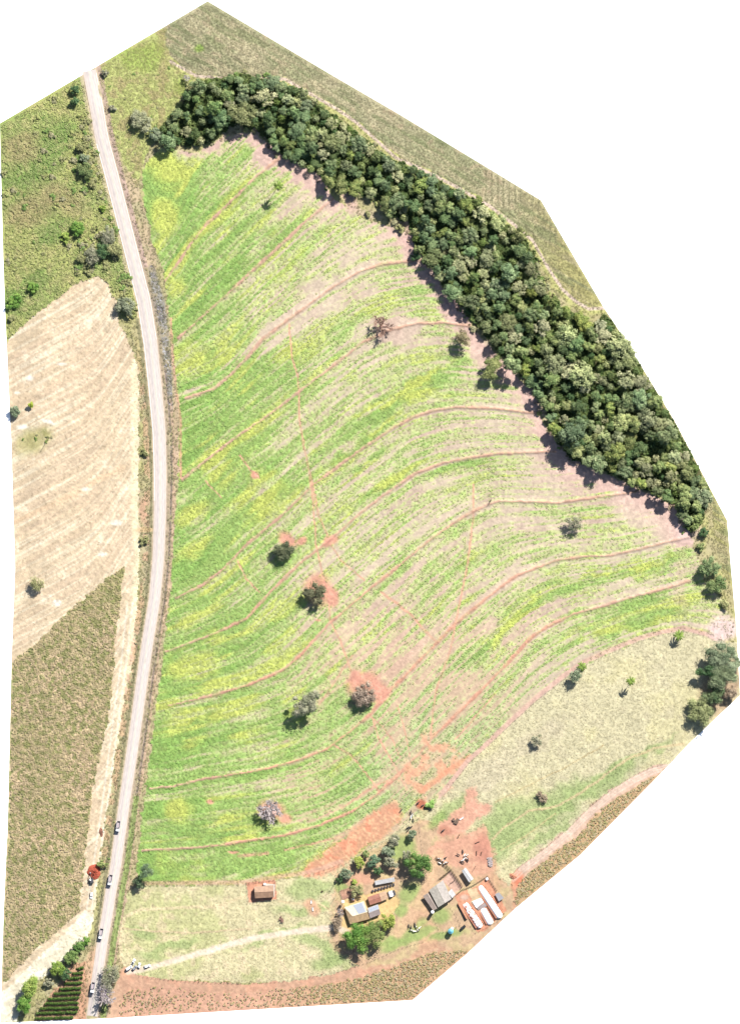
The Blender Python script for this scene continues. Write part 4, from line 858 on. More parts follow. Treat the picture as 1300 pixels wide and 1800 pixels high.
# shrub island in the stubble, low scrub bushes in the wild grass: counted bushes
bush_protos = []
for i, (c0, c1) in enumerate((((112,140,76),(150,168,100)), OLV, ((142,152,92),(182,184,120)), ((150,148,112),(180,174,138)))):
    me, L = crown_mesh("crown", 700 + i, 2.0, 0.0, 1.7, 8, 420, 0.26, c0, c1, 0.8, M_leaf1); bush_protos.append((me, trunk_mesh("stem", L, 0.3, 2.0, M_bark, i)))
def bushes(n, mask, label, group, rr=(0.5, 1.0)):
    px, py = spots(mask, 0.06); k = RNG.permutation(len(px))[:n]
    for j in k:
        x, y = W(px[j], py[j]); t = empty("bush", (x, y, gz(px[j], py[j]) - .05), float(RNG.random() * 6.28), label, "bush", group); s_ = float(RNG.uniform(*rr)); t.scale = (s_, s_, s_ * .8)
        b = bush_protos[int(RNG.integers(0, 4))]; link("stem", b[1], t); link("crown", b[0], t)
bushes(70, mScrub * (fbm(PX / 40, PY / 40, 97, 3) > 0.5), "low leafy bush in the scrub west of the road", "low bushes in the western scrub", (0.5, 1.5))
bushes(60, blob(172, 440, 48, 40) * mScrub, "leafy bush of the dense thicket left of the road bend", "bushes of the roadside thicket", (0.9, 2.0))
bushes(24, blob(148, 285, 16, 60) * mScrub, "leafy bush of the upper roadside thicket", "bushes of the upper roadside thicket", (0.8, 1.6))
bushes(16, mMead, "low leafy bush in the meadow east of the road top", "low bushes in the top meadow", (0.4, 0.8))
bushes(10, (blob(60, 775, 36, 18, -30) > .5), "low bush in the weedy island of the stubble field", "bushes of the weedy island", (0.4, 0.7))
bushes(40, (1 - sstep(4, 15, dfor)) * (~mForest) * (~mField) * (PX < 1000) * (dne > 6), "pale low bush between the forest and the crop track", "bushes on the forest's outer side", (0.8, 1.8))
bushes(60, fringe * (N2 > 0.5), "low bush in the dry grass along the forest edge", "bushes along the forest edge", (0.5, 1.0))
bushes(110, (np.abs(sideR + hw + 13) < 9) * (PY < 560) * (PY > 150) * 1.0, "low bush on the west verge of the upper road", "bushes on the west verge", (0.6, 1.5))
bushes(14, (np.abs(sideR + hw + 6) < 4) * (PY > 1100) * (PY < 1600) * 1.0, "low bush on the west verge of the lower road", "bushes on the lower west verge", (0.3, 0.6))
# coffee rows
M_coffee = mat_attr("coffee_leaves", 0.6, 0.16, 0.8, transl=0.15)
rows_ = [(555,722,790),(600,700,785),(646,660,780),(695,622,775),(745,575,765),(791,520,765),(840,465,745),(885,435,740),(931,392,745),(976,352,730),(1026,345,690)]
ordn = ["topmost and shortest", "second", "third", "fourth", "fifth", "sixth", "seventh", "eighth", "ninth", "tenth", "bottom"]
for i, (zy, z0, z1) in enumerate(rows_):
    x0, y0 = W(z0 * .1846, 1600 + zy * .1846 + 1.0); x1, y1 = W(z1 * .1846, 1600 + zy * .1846 - 1.0); L = math.hypot(x1 - x0, y1 - y0); n = max(3, int(L / 1.1))
    V, F, T = [], [], []; off = 0; r = np.random.default_rng(900 + i); iv, ifc = ico()
    px, py = (z0 + z1) / 2 * .1846, 1600 + zy * .1846
    t = empty("hedge_row", (x0, y0, gz(px, py)), math.atan2(y1 - y0, x1 - x0), "%s of the eleven dark green coffee rows, counted downward" % ordn[i], "hedge", "coffee rows")
    for k in range(n + 1):
        if r.random() < 0.06: continue
        p = np.array((L * k / n, r.uniform(-.25, .25), r.uniform(.7, 1.05))); nn = 110; d = r.normal(size=(nn, 3)); d /= np.linalg.norm(d, axis=1)[:, None]; d[:, 2] = np.abs(d[:, 2]) * np.where(r.random(nn) < .8, 1, -1)
        pos = p + d * np.array((0.8, 1.05, 1.05)) * r.uniform(.8, 1.05, (nn, 1)); nv = d + r.normal(size=(nn, 3)) * .5; nv /= np.linalg.norm(nv, axis=1)[:, None]
        u = np.cross(nv, r.normal(size=(nn, 3))); u /= np.linalg.norm(u, axis=1)[:, None]; w_ = np.cross(nv, u); a = r.uniform(.22, .4, (nn, 1))
        V.append(np.stack([pos - u * a, pos - w_ * a * .6, pos + u * a, pos + w_ * a * .6], 1).reshape(-1, 3)); F.append(np.arange(nn * 4).reshape(nn, 4) + off); off += nn * 4
        T.append(np.repeat(lin(np.array((104, 136, 62)) * r.uniform(.75, 1.3, (nn, 1))) * REF, 4, 0))
    link("foliage", fast_mesh("foliage", np.concatenate(V), np.concatenate(F), np.concatenate(T), M_coffee), t)
    m = MB()
    for k in range(n + 1): m.tube((L * k / n, 0, -.1), (L * k / n, 0, 1.2), 0.07, 0.04, 5)
    m.build("stems", M_bark, t)
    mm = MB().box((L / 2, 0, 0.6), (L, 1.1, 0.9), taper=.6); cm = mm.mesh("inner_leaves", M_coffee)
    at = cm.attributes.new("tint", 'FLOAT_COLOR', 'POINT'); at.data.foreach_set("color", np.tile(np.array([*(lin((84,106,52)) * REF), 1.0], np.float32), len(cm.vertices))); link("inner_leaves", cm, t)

# ------------------------------------------------------------------ materials for built things
def mat_sheet(name, col, freq=7.0, rough=0.6, var=0.24, ang=0.0):
    """corrugated roof sheet: fine ridges as bump, weather streaks in colour"""
    m = mat_plain(name, col, rough, 0.0, var, 0.45); n = m.node_tree.nodes; l = m.node_tree.links
    tc = n.new("ShaderNodeTexCoord"); wv = n.new("ShaderNodeTexWave"); wv.inputs["Scale"].default_value = freq; wv.bands_direction = 'X'
    mp = n.new("ShaderNodeMapping"); mp.inputs["Rotation"].default_value = (0, 0, ang); l.new(tc.outputs["Object"], mp.inputs[0]); l.new(mp.outputs[0], wv.inputs[0])
    bp = n.new("ShaderNodeBump"); bp.inputs["Strength"].default_value = 0.4; bp.inputs["Distance"].default_value = 0.05
    l.new(wv.outputs[1], bp.inputs["Height"]); l.new(bp.outputs[0], n["Principled BSDF"].inputs["Normal"]); return m
M_wall = mat_plain("cream_plaster", C(226, 206, 170), 0.9, var=0.1, scale=1.0); M_brick = mat_plain("raw_brick", C(196, 132, 104), 0.9, var=0.2, scale=3.0)
M_conc = mat_plain("pale_concrete", C(226, 214, 200), 0.9, var=0.12, scale=1.0); M_wood = mat_plain("grey_wood", C(150, 126, 108), 0.9, var=0.25, scale=4.0)
M_dwood = mat_plain("dark_wood", C(104, 80, 68), 0.9, var=0.25, scale=4.0); M_glass = mat_plain("dark_glass", (0.015, 0.02, 0.025, 1), 0.12, var=0.0)
M_tyre = mat_plain("black_rubber", (0.02, 0.02, 0.02, 1), 0.85, var=0.1); M_steel = mat_plain("grey_steel", (0.3, 0.3, 0.31, 1), 0.5, 0.3, var=0.1); M_lamp = mat_plain("clear_lens", (0.6, 0.6, 0.55, 1), 0.2, var=0.0)
M_wpaint = mat_plain("white_vehicle_paint", (0.62, 0.63, 0.64, 1), 0.3, var=0.04); M_spaint = mat_plain("silver_vehicle_paint", (0.2, 0.21, 0.23, 1), 0.3, 0.3, var=0.04); M_dkpaint = mat_plain("dark_vehicle_paint", (0.05, 0.05, 0.055, 1), 0.35, var=0.05)
M_chassis = mat_plain("dark_chassis", (0.03, 0.03, 0.032, 1), 0.7, var=0.1); M_load = mat_plain("lilac_grey_bed", C(196, 182, 186), 0.85, var=0.18, scale=1.5)
M_yroof = mat_sheet("pale_yellow_roof", C(242, 232, 202), 6, ang=0.255); M_groof = mat_sheet("grey_sheet_roof", C(206, 196, 186), 6, ang=0.6); M_broof = mat_sheet("brown_tile_roof", C(196, 158, 128), 9)
M_rroof = mat_sheet("red_brown_roof", C(190, 130, 108), 8); M_lroof = mat_sheet("light_metal_roof", C(226, 224, 222), 6, ang=0.6); M_groof2 = mat_sheet("brown_grey_roof", C(178, 160, 148), 6, ang=0.6); M_mroof = mat_sheet("mauve_grey_roof", C(184, 168, 164), 6)
M_solar = mat_plain("solar_cells", C(196, 204, 218), 0.25, 0.0, var=0.06); M_solar_frame = mat_plain("panel_rim", C(236, 236, 236), 0.5, var=0.0)
M_blue = mat_plain("blue_tank", C(128, 206, 226), 0.5, var=0.08); M_wtank = mat_plain("white_tank", (0.55, 0.55, 0.54, 1), 0.5, var=0.06); M_black = mat_plain("black_cylinder", (0.015, 0.017, 0.02, 1), 0.5, var=0.1)
M_tarp = mat_plain("white_plastic", (0.68, 0.68, 0.67, 1), 0.45, var=0.05, scale=0.8, bump=0.2); M_gtarp = mat_plain("grey_tarp", C(178, 176, 180), 0.7, var=0.12, scale=1.0)
M_red = mat_plain("red_earth", C(226, 156, 124), 0.95, var=0.22, scale=1.5, bump=0.5); M_dred = mat_plain("dark_red_earth", C(196, 96, 70), 0.95, var=0.3, scale=1.2, bump=0.6)
def mat_spotted():
    m = mat_plain("soiled_white_plastic", (0.66, 0.65, 0.63, 1), 0.6, var=0.05); n = m.node_tree.nodes; l = m.node_tree.links; b = n["Principled BSDF"]
    tc = n.new("ShaderNodeTexCoord"); no = n.new("ShaderNodeTexNoise"); no.inputs["Scale"].default_value = 0.75; no.inputs["Detail"].default_value = 3; l.new(tc.outputs["Object"], no.inputs[0])
    r = n.new("ShaderNodeValToRGB"); r.color_ramp.elements[0].position = 0.5; r.color_ramp.elements[1].position = 0.56; l.new(no.outputs[0], r.inputs[0])
    mx = n.new("ShaderNodeMix"); mx.data_type = 'RGBA'; mx.inputs[6].default_value = (0.66, 0.65, 0.63, 1); mx.inputs[7].default_value = C(222, 140, 108); l.new(r.outputs[0], mx.inputs[0]); l.new(mx.outputs[2], b.inputs["Base Color"]); return m
M_spot = mat_spotted()

def loc(pts, c): return [Vector((W(*p)[0] - c[0], W(*p)[1] - c[1], 0)) for p in pts]
def gable(name, label, cat, P, eave, ridge, wallm, north, south, t=0.5, hip=0.0, over=0.35, openings=True, walls=True):
    """P = A, B, C, D: A-B is one gable end (A on the sunny side), D-C the other; ridge from A-B to D-C"""
    c = W(sum(p[0] for p in P) / 4, sum(p[1] for p in P) / 4); z0 = min(gz(*p) for p in P) - 0.1
    root = empty(name, (c[0], c[1], z0), 0, label, cat)
    A, B, Cc, D = loc(P, c); up = lambda v, z: Vector((v.x, v.y, z))
    R0, R1 = up(A.lerp(B, t), ridge), up(D.lerp(Cc, t), ridge)
    if hip: R0 = R0 + (R1 - R0).normalized() * hip
    m = MB().slab([up(A, eave), up(D, eave), R1, R0]); rn = m.build("roof_slope", north, root)
    m = MB().slab([up(B, eave), R0, R1, up(Cc, eave)]); rs = m.build("roof_slope", south, root)
    if hip: MB().slab([up(A, eave), R0, up(B, eave)]).build("roof_slope", south, root)
    MB().tube(R0 + Vector((0, 0, .03)), R1 + Vector((0, 0, .03)), 0.12, n=6).build("ridge_cap", south, root)
    ce = (A + B + Cc + D) / 4; ins = lambda v: v + (ce - v).normalized() * over * 1.4
    a, b, c2, d = ins(A), ins(B), ins(Cc), ins(D)
    if walls:
        m = MB(); q = [a, b, c2, d]; ze = eave + 0.02
        m.prism([(v.x, v.y) for v in q], -0.5, ze - 0.12)
        if not hip:
            for (u, v) in ((a, b), (d, c2)):
                p = u.lerp(v, t); m.add([up(u, ze - .12), up(v, ze - .12), up(p, ridge - .14)], [(0, 1, 2)])
        m.build("wall", wallm, root)
    else:
        for v in (a, b, c2, d, a.lerp(d, .5), b.lerp(c2, .5)): MB().tube(up(v, -.4), up(v, eave + .05), 0.12, n=6).build("post", M_wood, root)
    if openings and walls:
        dv = (c2 - b).normalized(); nv = Vector((dv.y, -dv.x, 0)); mid = (b + c2) / 2; ang = math.atan2(dv.y, dv.x)
        if (mid - ce).dot(nv) < 0: nv = -nv
        dr = MB().box((0, 0, 0), (1.0, .08, 2.1), ang).build("door", M_dwood, root, (mid.x + nv.x * .03, mid.y + nv.y * .03, 1.1))
        for s_ in (-.3, .3):
            p = mid + (c2 - b) * s_; w = MB().box((0, 0, 0), (1.3, .1, 1.1), ang).build("window", M_wpaint, root, (p.x + nv.x * .02, p.y + nv.y * .02, 1.55))
            MB().box((0, 0, 0), (1.1, .04, .9), ang).build("pane", M_glass, w, (nv.x * .05, nv.y * .05, 0))
    return root, (A, B, Cc, D, R0, R1), rn, rs
def z3(px, py): return (570 + px * .13846, 1520 + py * .13846)
def z2(px, py): return (740 + px * .12308, 1480 + py * .12308)
def z7(px, py): return (400 + px * .16923, 1500 + py * .16923)
def panels(roof, A, D, R0, R1, cols, rws, u0, u1, v0, v1):
    """solar panels on the slope: u along the eave, v from eave to ridge"""
    n = (D - A).cross(R0 - A).normalized(); n = -n if n.z < 0 else n
    f = lambda u, v: (A.lerp(D, u)).lerp(R0.lerp(R1, u), v) + n * 0.14
    for i in range(cols):
        for j in range(rws):
            ua, ub = u0 + (u1 - u0) * (i + .04) / cols, u0 + (u1 - u0) * (i + .96) / cols; va, vb = v0 + (v1 - v0) * (j + .03) / rws, v0 + (v1 - v0) * (j + .97) / rws
            MB().slab([f(ua, va), f(ub, va), f(ub, vb), f(ua, vb)], 0.05).build("solar_panel", M_solar, roof)
def E(v, z): return Vector((v.x, v.y, z))
# farmhouse
root, (A, B, Cc, D, R0, R1), rn, rs = gable("farmhouse", "pale yellow hip roofed farmhouse with solar panels", "house", [z3(250,540), z3(325,755), z3(575,688), z3(500,462)], 3.0, 4.5, M_wall, M_yroof, mat_sheet("shaded_yellow_roof", C(212, 180, 138), 6, ang=.255), t=0.62, hip=3.6)  # one roof in two tones: shade of south and west slopes painted as tan
panels(rn, E(A, 3.0), E(D, 3.0), R0, R1, 5, 6, 0.42, 0.90, 0.06, 0.93)
root, (A, B, Cc, D, R0, R1), rn, rs = gable("house_annex", "grey roofed annex joined to the farmhouse's east end", "house", [z3(543,552), z3(580,682), z3(712,628), z3(680,502)], 2.8, 3.7, M_wall, M_groof, M_mroof, openings=False)
panels(rn, E(A, 2.8), E(D, 2.8), R0, R1, 4, 2, 0.1, 0.97, 0.1, 0.9)
# shed with three roof tones and the white tarp bay
root, *_ = gable("garage_shed", "long low shed with red brown roof north east of the farmhouse", "shed", [z3(545,412), z3(578,512), z3(722,466), z3(690,362)], 2.6, 2.9, M_brick, M_rroof, M_rroof, openings=False)
root, *_ = gable("lean_to", "tan roofed lean to at the east end of the red brown shed", "shed", [z3(692,360), z3(724,466), z3(812,424), z3(780,335)], 2.5, 2.7, M_brick, mat_sheet("tan_sheet", C(222, 184, 150), 6), mat_sheet("tan_sheet_south", C(222, 184, 150), 6), openings=False, walls=False)
t = empty("tarp_shelter", (*W(*z3(838,372)), gz(*z3(838,372))), 0.33, "rounded white tarp shelter at the end of the shed row", "shelter")
m = MB(); pr = [(-1.8, 0)] + [(1.8 * -math.cos(a), 2.2 * math.sin(a)) for a in np.linspace(0.0, math.pi, 9)] + [(1.8, 0)]; m.side(pr[1:-1], -1.9, 1.9); m.build("tarp", M_tarp, t)
for y_ in (-1.95, 1.95): MB().side([(1.85 * -math.cos(a), 2.25 * math.sin(a)) for a in np.linspace(0, math.pi, 9)], y_ - .04, y_ + .04).build("hoop", M_steel, t)
MB().box((2.7, 0, 1.1), (1.6, 3.6, 0.12)).build("awning", M_dkpaint, t); [MB().tube((3.4, s_, -.2), (3.4, s_, 1.1), .06).build("post", M_steel, t) for s_ in (-1.6, 1.6)]
# feed shed and calf hutches
c0 = z3(765, 208); t = empty("feed_trough_shed", (*W(*c0), gz(*c0)), 0.19, "long narrow whitish feed shed above the calf hutches", "shed")
MB().slab([(-7, -1.6, 2.1), (7, -1.6, 2.1), (7, 1.4, 2.7), (-7, 1.4, 2.7)]).build("roof_slope", M_lroof, t); MB().box((0, 1.2, 1.2), (13.6, .15, 2.6)).build("back_wall", M_conc, t)
for k in range(6): MB().tube((-6.7 + 2.68 * k, -1.4, -.3), (-6.7 + 2.68 * k, -1.4, 2.1), .08).build("post", M_wood, t)
MB().box((0, -0.6, .35), (13, .7, .5)).build("trough", M_conc, t)
oh = ["first", "second", "third", "fourth", "fifth", "sixth", "seventh", "eighth"]
for k in range(8):
    p = z3(612 + 38 * k, 330 - 12 * k); h = empty("calf_hutch", (*W(*p), gz(*p)), 0.26, "%s dark calf hutch from the west in the row by the shed" % oh[k], "hutch", "calf hutches")
    MB().slab([(-.55, -1.0, 1.25), (.55, -1.0, 1.25), (.55, .6, 1.5), (-.55, .6, 1.5)]).build("roof", M_dkpaint, h); MB().box((-.5, -.2, .6), (.06, 1.3, 1.3)).build("side_panel", M_wtank, h); MB().box((.5, -.2, .6), (.06, 1.3, 1.3)).build("side_panel", M_wtank, h); MB().box((0, .45, .6), (1.0, .06, 1.4)).build("back_panel", M_wtank, h)
# garden plot and little oven
p = z3(362, 440); t = empty("outdoor_oven", (*W(*p), gz(*p)), 0.2, "small square brick oven with pale top behind the farmhouse", "oven"); MB().box((0, 0, .7), (2.6, 2.2, 1.6)).build("body", M_brick, t); MB().box((0.1, 0.1, 1.56), (2.0, 1.6, .12)).build("top_slab", M_conc, t); MB().tube((.9, .7, 1.5), (.9, .7, 2.6), .15).build("chimney", M_brick, t)
# brown roofed house
root, *_ = gable("brown_roofed_house", "lone brown roofed house in a red fenced plot", "house", [z7(275,345), z7(285,467), z7(481,456), z7(475,335)], 3.4, 4.6, M_wall, M_broof, mat_sheet("brown_roof_south", C(188, 150, 122), 9))
for nm, lab, q, hgt in (("concrete_apron", "pale concrete terrace along the brown roofed house's north and east sides", [z7(380,312), z7(494,322), z7(488,452), z7(480,452), z7(476,333), z7(382,338)], .15),):
    c = W(*z7(440, 330)); t = MB().prism([(v.x, v.y) for v in loc(q, c)][::-1], -.3, hgt).build(nm, M_conc, None, (c[0], c[1], gz(*z7(440, 330)))); tag(t, lab, "terrace")
p = z7(386, 320); t = empty("water_box", (*W(*p), gz(*p)), 0.1, "white water box on the terrace of the brown roofed house", "water tank"); MB().box((0, 0, 1.4), (1.5, 1.5, 2.2), taper=.9).build("tank", M_wtank, t); MB().box((0, 0, 2.54), (1.5, 1.5, .1)).build("lid", M_wtank, t)
# barn complex
root, *_ = gable("milking_barn", "big grey roofed barn beside the cattle race", "barn", [z2(310,545), z2(110,690), z2(240,935), z2(430,815)], 4.2, 4.9, M_conc, M_groof, mat_sheet("grey_roof_west", C(198, 190, 176), 6, ang=.6))
root, *_ = gable("barn_lean_to", "brown grey lean to on the barn's west side", "shed", [z2(100,725), z2(22,772), z2(168,980), z2(232,948)], 3.0, 3.3, M_conc, M_groof2, M_groof2, openings=False, walls=False, t=.25)
c0 = z2(436, 736); q = [z2(382,720), z2(432,668), z2(492,752), z2(440,802)]; c = W(*c0); t = empty("milk_room", (c[0], c[1], gz(*c0)), 0, "small flat white roofed room at the barn's east corner", "shed"); L_ = loc(q, c); MB().slab([E(v, 3.6 if i in (0, 3) else 3.3) for i, v in enumerate(L_)]).build("roof_slope", M_lroof, t); MB().prism([(v.x * .9, v.y * .9) for v in L_], -.4, 3.15).build("wall", M_conc, t)
root, *_ = gable("small_metal_shed", "narrow light metal roofed shed casting a detached dark shadow", "shed", [z2(632,365), z2(576,412), z2(682,578), z2(746,526)], 3.6, 4.0, M_conc, M_lroof, M_lroof, openings=False, walls=False)
# tanks
def tank(px, py, r, h, stand, mat, label, name="water_tank", dome=True, legs=4):
    t = empty(name, (*W(px, py), gz(px, py) - .05), .4, label, "tank"); m = MB(); m.tube((0, 0, stand), (0, 0, h), r, r, 20); m.build("tank", mat, t)
    (MB().tube((0, 0, h), (0, 0, h + r * .3), r, r * .25, 20)).build("lid", mat, t)
    if stand > .5:
        MB().tube((0, 0, stand - .15), (0, 0, stand), r * 1.05, r * 1.05, 16).build("platform", M_steel, t)
        for k in range(legs): a = k * 2 * math.pi / legs; MB().tube((r * .8 * math.cos(a), r * .8 * math.sin(a), -.4), (r * .7 * math.cos(a), r * .7 * math.sin(a), stand - .1), .1, n=6).build("leg", M_steel, t)
    return t
tank(602.5, 1585, 1.05, 5.6, 3.8, M_wtank, "white water tank on a tower at the farmhouse's west corner"); tank(759.8, 1603, 1.15, 5.2, 0.2, M_wtank, "tall white tank at the south corner of the barn", "silo")
t = empty("feed_hopper", (*W(791.7, 1637), gz(791, 1637)), .3, "blue roofed feed hopper with white skirt by the southern track", "hopper"); MB().tube((0, 0, 1.4), (0, 0, 3.9), 1.9, 2.0, 8).build("body", M_wtank, t); MB().tube((0, 0, 3.9), (0, 0, 4.9), 2.05, .4, 8).build("roof", M_blue, t); MB().tube((0, 0, .5), (0, 0, 1.4), .4, 1.9, 8).build("cone", M_wtank, t)
for k in range(4): a = k * math.pi / 2; MB().tube((1.7 * math.cos(a), 1.7 * math.sin(a), -.3), (1.7 * math.cos(a), 1.7 * math.sin(a), 1.8), .1).build("leg", M_steel, t)
MB().box((1.6, 1.6, 1.9), (1.8, 1.8, 3.8), .78).build("hatch_box", M_wtank, t)
t = empty("dark_cylinder", (*W(813.5, 1630), gz(813, 1630)), math.atan2(65, 75), "black lying cylinder between the hopper and the silage pits", "tank"); MB().tube((-1.9, 0, 1.1), (1.9, 0, 1.1), .9, .9, 16).build("drum", M_black, t); [MB().box((x_, 0, .1), (.3, 1.5, .7)).build("cradle", M_steel, t) for x_ in (-1.2, 1.2)]  # black cylinder added to give the dark streak on the ground here
# silage pits
def silage(p0, p1, wpx, h, mat, label):
    a, b = Vector(W(*p0)), Vector(W(*p1)); L = (b - a).length; w = wpx * S / 2; mid = ((p0[0] + p1[0]) / 2, (p0[1] + p1[1]) / 2)
    t = empty("silage_pit", (*((a + b) / 2), gz(*mid)), math.atan2((b - a).y, (b - a).x), label, "silage pit", "silage pits")
    V, F = [], []; n, k = 26, 9; rn_ = random.Random(int(p0[0]))
    for i in range(n + 1):
        u = i / n; x = (u - .5) * (L + 2 * w); e = min(u, 1 - u) * (L + 2 * w); ww = w * (math.sqrt(max(0, 1 - (1 - e / w) ** 2)) if e < w else 1) + .02
        for j in range(k + 1):
            v = j / k * 2 - 1; V.append((x, v * ww, .05 + h * (1 - v * v) ** .6 * min(1, (ww / w)) + (rn_.uniform(-.05, .05) if 0 < j < k else 0)))
    for i in range(n):
        for j in range(k): q = i * (k + 1) + j; F.append((q, q + k + 1, q + k + 2, q + 1))
    link("plastic_cover", fast_mesh("plastic_cover", np.array(V), np.array(F), None, mat, True), t)
    m = MB(); 
    for s_ in (-1, 1): m.side([(-L / 2 - w * .5, -.3), (L / 2 + w * .5, -.3), (L / 2 + w * .3, h * .55), (-L / 2 - w * .3, h * .55)], s_ * (w + .15), s_ * (w + .75))
    m.build("earth_bank", M_red, t); return t
silage(z2(850,655), z2(1110,1045), 12.5, 1.3, M_tarp, "longest white covered silage pit, nearest the pasture"); silage(z2(890,985), z2(975,1135), 12.5, 1.2, M_tarp, "short white covered silage pit in the middle"); silage(z2(635,905), z2(825,1185), 12.5, 1.2, M_spot, "white covered silage pit smeared with red soil, nearest the barn")
t = empty("retaining_wall", (*W(*z2(590,985)), gz(*z2(590,985))), math.atan2(-(1105 - 870), (645 - 515)), "red earth retaining wall west of the soiled silage pit", "wall"); MB().side([(-16 * S * 1.05, -.4), (16 * S * 1.05, -.4), (15.5 * S, 1.5), (-15.5 * S, 1.7)], -.5, .1).build("bank", M_red, t); MB().side([(-15 * S, -.3), (15 * S, -.3), (15 * S, 1.4), (-15 * S, 1.6)], -.75, -.52).build("plank_face", M_dwood, t)
def flat_sheet(q, h, mat, label, name, cat):
    cx, cy = sum(p[0] for p in q) / len(q), sum(p[1] for p in q) / len(q); c = W(cx, cy); t = empty(name, (c[0], c[1], gz(cx, cy)), 0, label, cat); L_ = loc(q, c)
    MB().slab([E(v, h + .25 * (i % 2)) for i, v in enumerate(L_)] if len(L_) == 3 else [E(v, h + (.3 if i < 2 else 0)) for i, v in enumerate(L_)]).build("sheet", mat, t)
    for v in L_: MB().tube(E(v * .85, -.3), E(v * .85, h + .1), .08, n=5).build("post", M_wood, t)
    return t
flat_sheet([z2(1050,745), z2(1110,720), z2(1178,800), z2(1105,850)], 1.6, M_gtarp, "grey tarp roof by the longest silage pit", "tarp_roof", "shelter"); flat_sheet([z2(725,850), z2(850,800), z2(890,860), z2(785,945)], .5, M_tarp, "low crumpled white sheet between the silage pits", "plastic_sheet", "plastic sheet"); flat_sheet([z2(785,945), z2(905,868), z2(935,915), z2(815,975)], .35, M_mroof, "mauve grey sheet next to the crumpled white sheet", "metal_sheet", "metal sheet")
flat_sheet([z2(915,520), z2(945,500), z2(960,535), z2(930,550)], 1.4, M_wtank, "tiny white roofed hut at the corral's upper corner", "hut", "hut")

# ------------------------------------------------------------------ fences, walls, corral
post_me = MB().tube((0, 0, -.4), (0, 0, 1.35), .13, .11, 6).mesh("post", M_wood); tall_post_me = MB().tube((0, 0, -.4), (0, 0, 1.9), .15, .13, 6).mesh("post", M_dwood)
def walk(pts, step):
    p = [Vector(q) for q in pts]; out = [tuple(p[0])]; need_ = step
    for a, b in zip(p[:-1], p[1:]):
        L = (b - a).length; d = 0.0
        while L - d >= need_: d += need_; out.append(tuple(a + (b - a) * (d / L))); need_ = step
        need_ -= (L - d)
    return out
def fence(label, pts, step_m=3.6, rails=False, name="wire_fence"):
    P = walk(pts, step_m / S); x0, y0 = W(*pts[0]); z0 = gz(*pts[0]); root = empty(name, (x0, y0, z0), 0, label, "fence")
    P3 = [Vector((W(*p)[0] - x0, W(*p)[1] - y0, gz(*p) - z0)) for p in P]
    for v in P3: link("post", tall_post_me if rails else post_me, root, v)
    if rails:
        for a, b in zip(P3[:-1], P3[1:]):
            for h in (.55, 1.05, 1.6): MB().box(((a + b) / 2 + Vector((0, 0, h))), ((b - a).length, .07, .17), math.atan2((b - a).y, (b - a).x)).build("rail", M_dwood, root)
    else:
        for h in (.35, .75, 1.15):
            m = MB()
            for a, b in zip(P3[:-1], P3[1:]): m.tube(a + Vector((0, 0, h)), b + Vector((0, 0, h)), .012, n=3, caps=False)
            m.build("wire", M_steel, root)
    return root
fence("wire fence between the green field and the eastern dry pasture", T10[:-1]); fence("wire fence along the southern edge of the dry pasture", RFENCE); fence("wire fence under the green field's lower left edge", BOT[:5]); fence("wire fence between the red field and the yard garden", [(545,1540),(575,1532),(600,1521),(640,1499),(690,1468),(720,1443),(737,1425)], 3.0)
fence("curving wire fence along the southern maize field", SFENCE, 3.0); fence("wire fence at the east side of the lower road", [(300,640),(305,740),(303,850),(298,960),(292,1050),(279,1130),(268,1206),(258,1290),(246,1370),(238,1450),(228,1530),(218,1600),(208,1660),(202,1700)], 4.0)
fence("wire fence on the west verge of the road", [(210,470),(222,530),(236,610),(252,680),(258,760),(262,850),(261,930),(258,1010),(248,1090),(236,1170),(224,1250),(211,1340),(198,1430),(184,1540),(172,1640)], 4.0)
fence("wire fence of the grassy plot north of the yard", [(733,1440),(738,1465),(742,1500)], 3.0); fence("faint wire fence crossing the lower left pasture", [(216,1632),(260,1637),(340,1641),(440,1633),(520,1618),(580,1600)], 11.0)
fence("picket fence round the red plot of the brown roofed house", [z7(192,305), z7(488,278), z7(515,480), z7(225,515), z7(192,305)], 2.4); fence("garden fence west of the farmhouse", [(590,1538),(596,1552),(597,1566),(603,1582)], 2.0); fence("garden bed fence behind the farmhouse", [z3(188,330), z3(330,290), z3(335,385), z3(232,445), z3(188,330)], 1.8)
fence("yard fence east of the farmhouse", [z3(905,340), z3(960,470), z3(890,630)], 2.4)
fence("left rail of the cattle race beside the barn", [z2(205,222), z2(300,300), z2(412,408), z2(520,560), z2(590,672)], 2.0, True, "corral_fence"); fence("right rail of the cattle race beside the barn", [z2(222,200), z2(320,285), z2(432,392), z2(540,540), z2(612,655)], 2.0, True, "corral_fence")
fence("rail fence between the race and the barn's north corner", [z2(412,400), z2(240,535)], 2.0, True, "corral_fence"); fence("second rail fence beside the barn's north corner", [z2(400,425), z2(260,540)], 2.0, True, "corral_fence"); fence("rail fence dividing the corral pens", [z2(482,540), z2(390,604)], 2.0, True, "corral_fence"); fence("rail fence from the race to the milk room", [z2(600,665), z2(492,752)], 2.0, True, "corral_fence")
fence("rail fence along the top of the silage pits", [z2(615,668), z2(740,615), z2(945,485)], 2.0, True, "corral_fence"); fence("rail fence east of the longest silage pit", [z2(945,485), z2(1020,600), z2(1100,715)], 2.0, True, "corral_fence")
fence("wire fence under the silage pits", [z2(1105,850), z2(1210,1060), z2(1000,1180), z2(780,1300), z2(680,1170)], 3.0); fence("wire fence round the small green paddock by the barn", [z2(170,1060), z2(265,1295), z2(380,1270)], 2.5); fence("short wire fence between the hopper and the red lane", [z2(455,1225), z2(570,1180), z2(400,900)], 2.5)
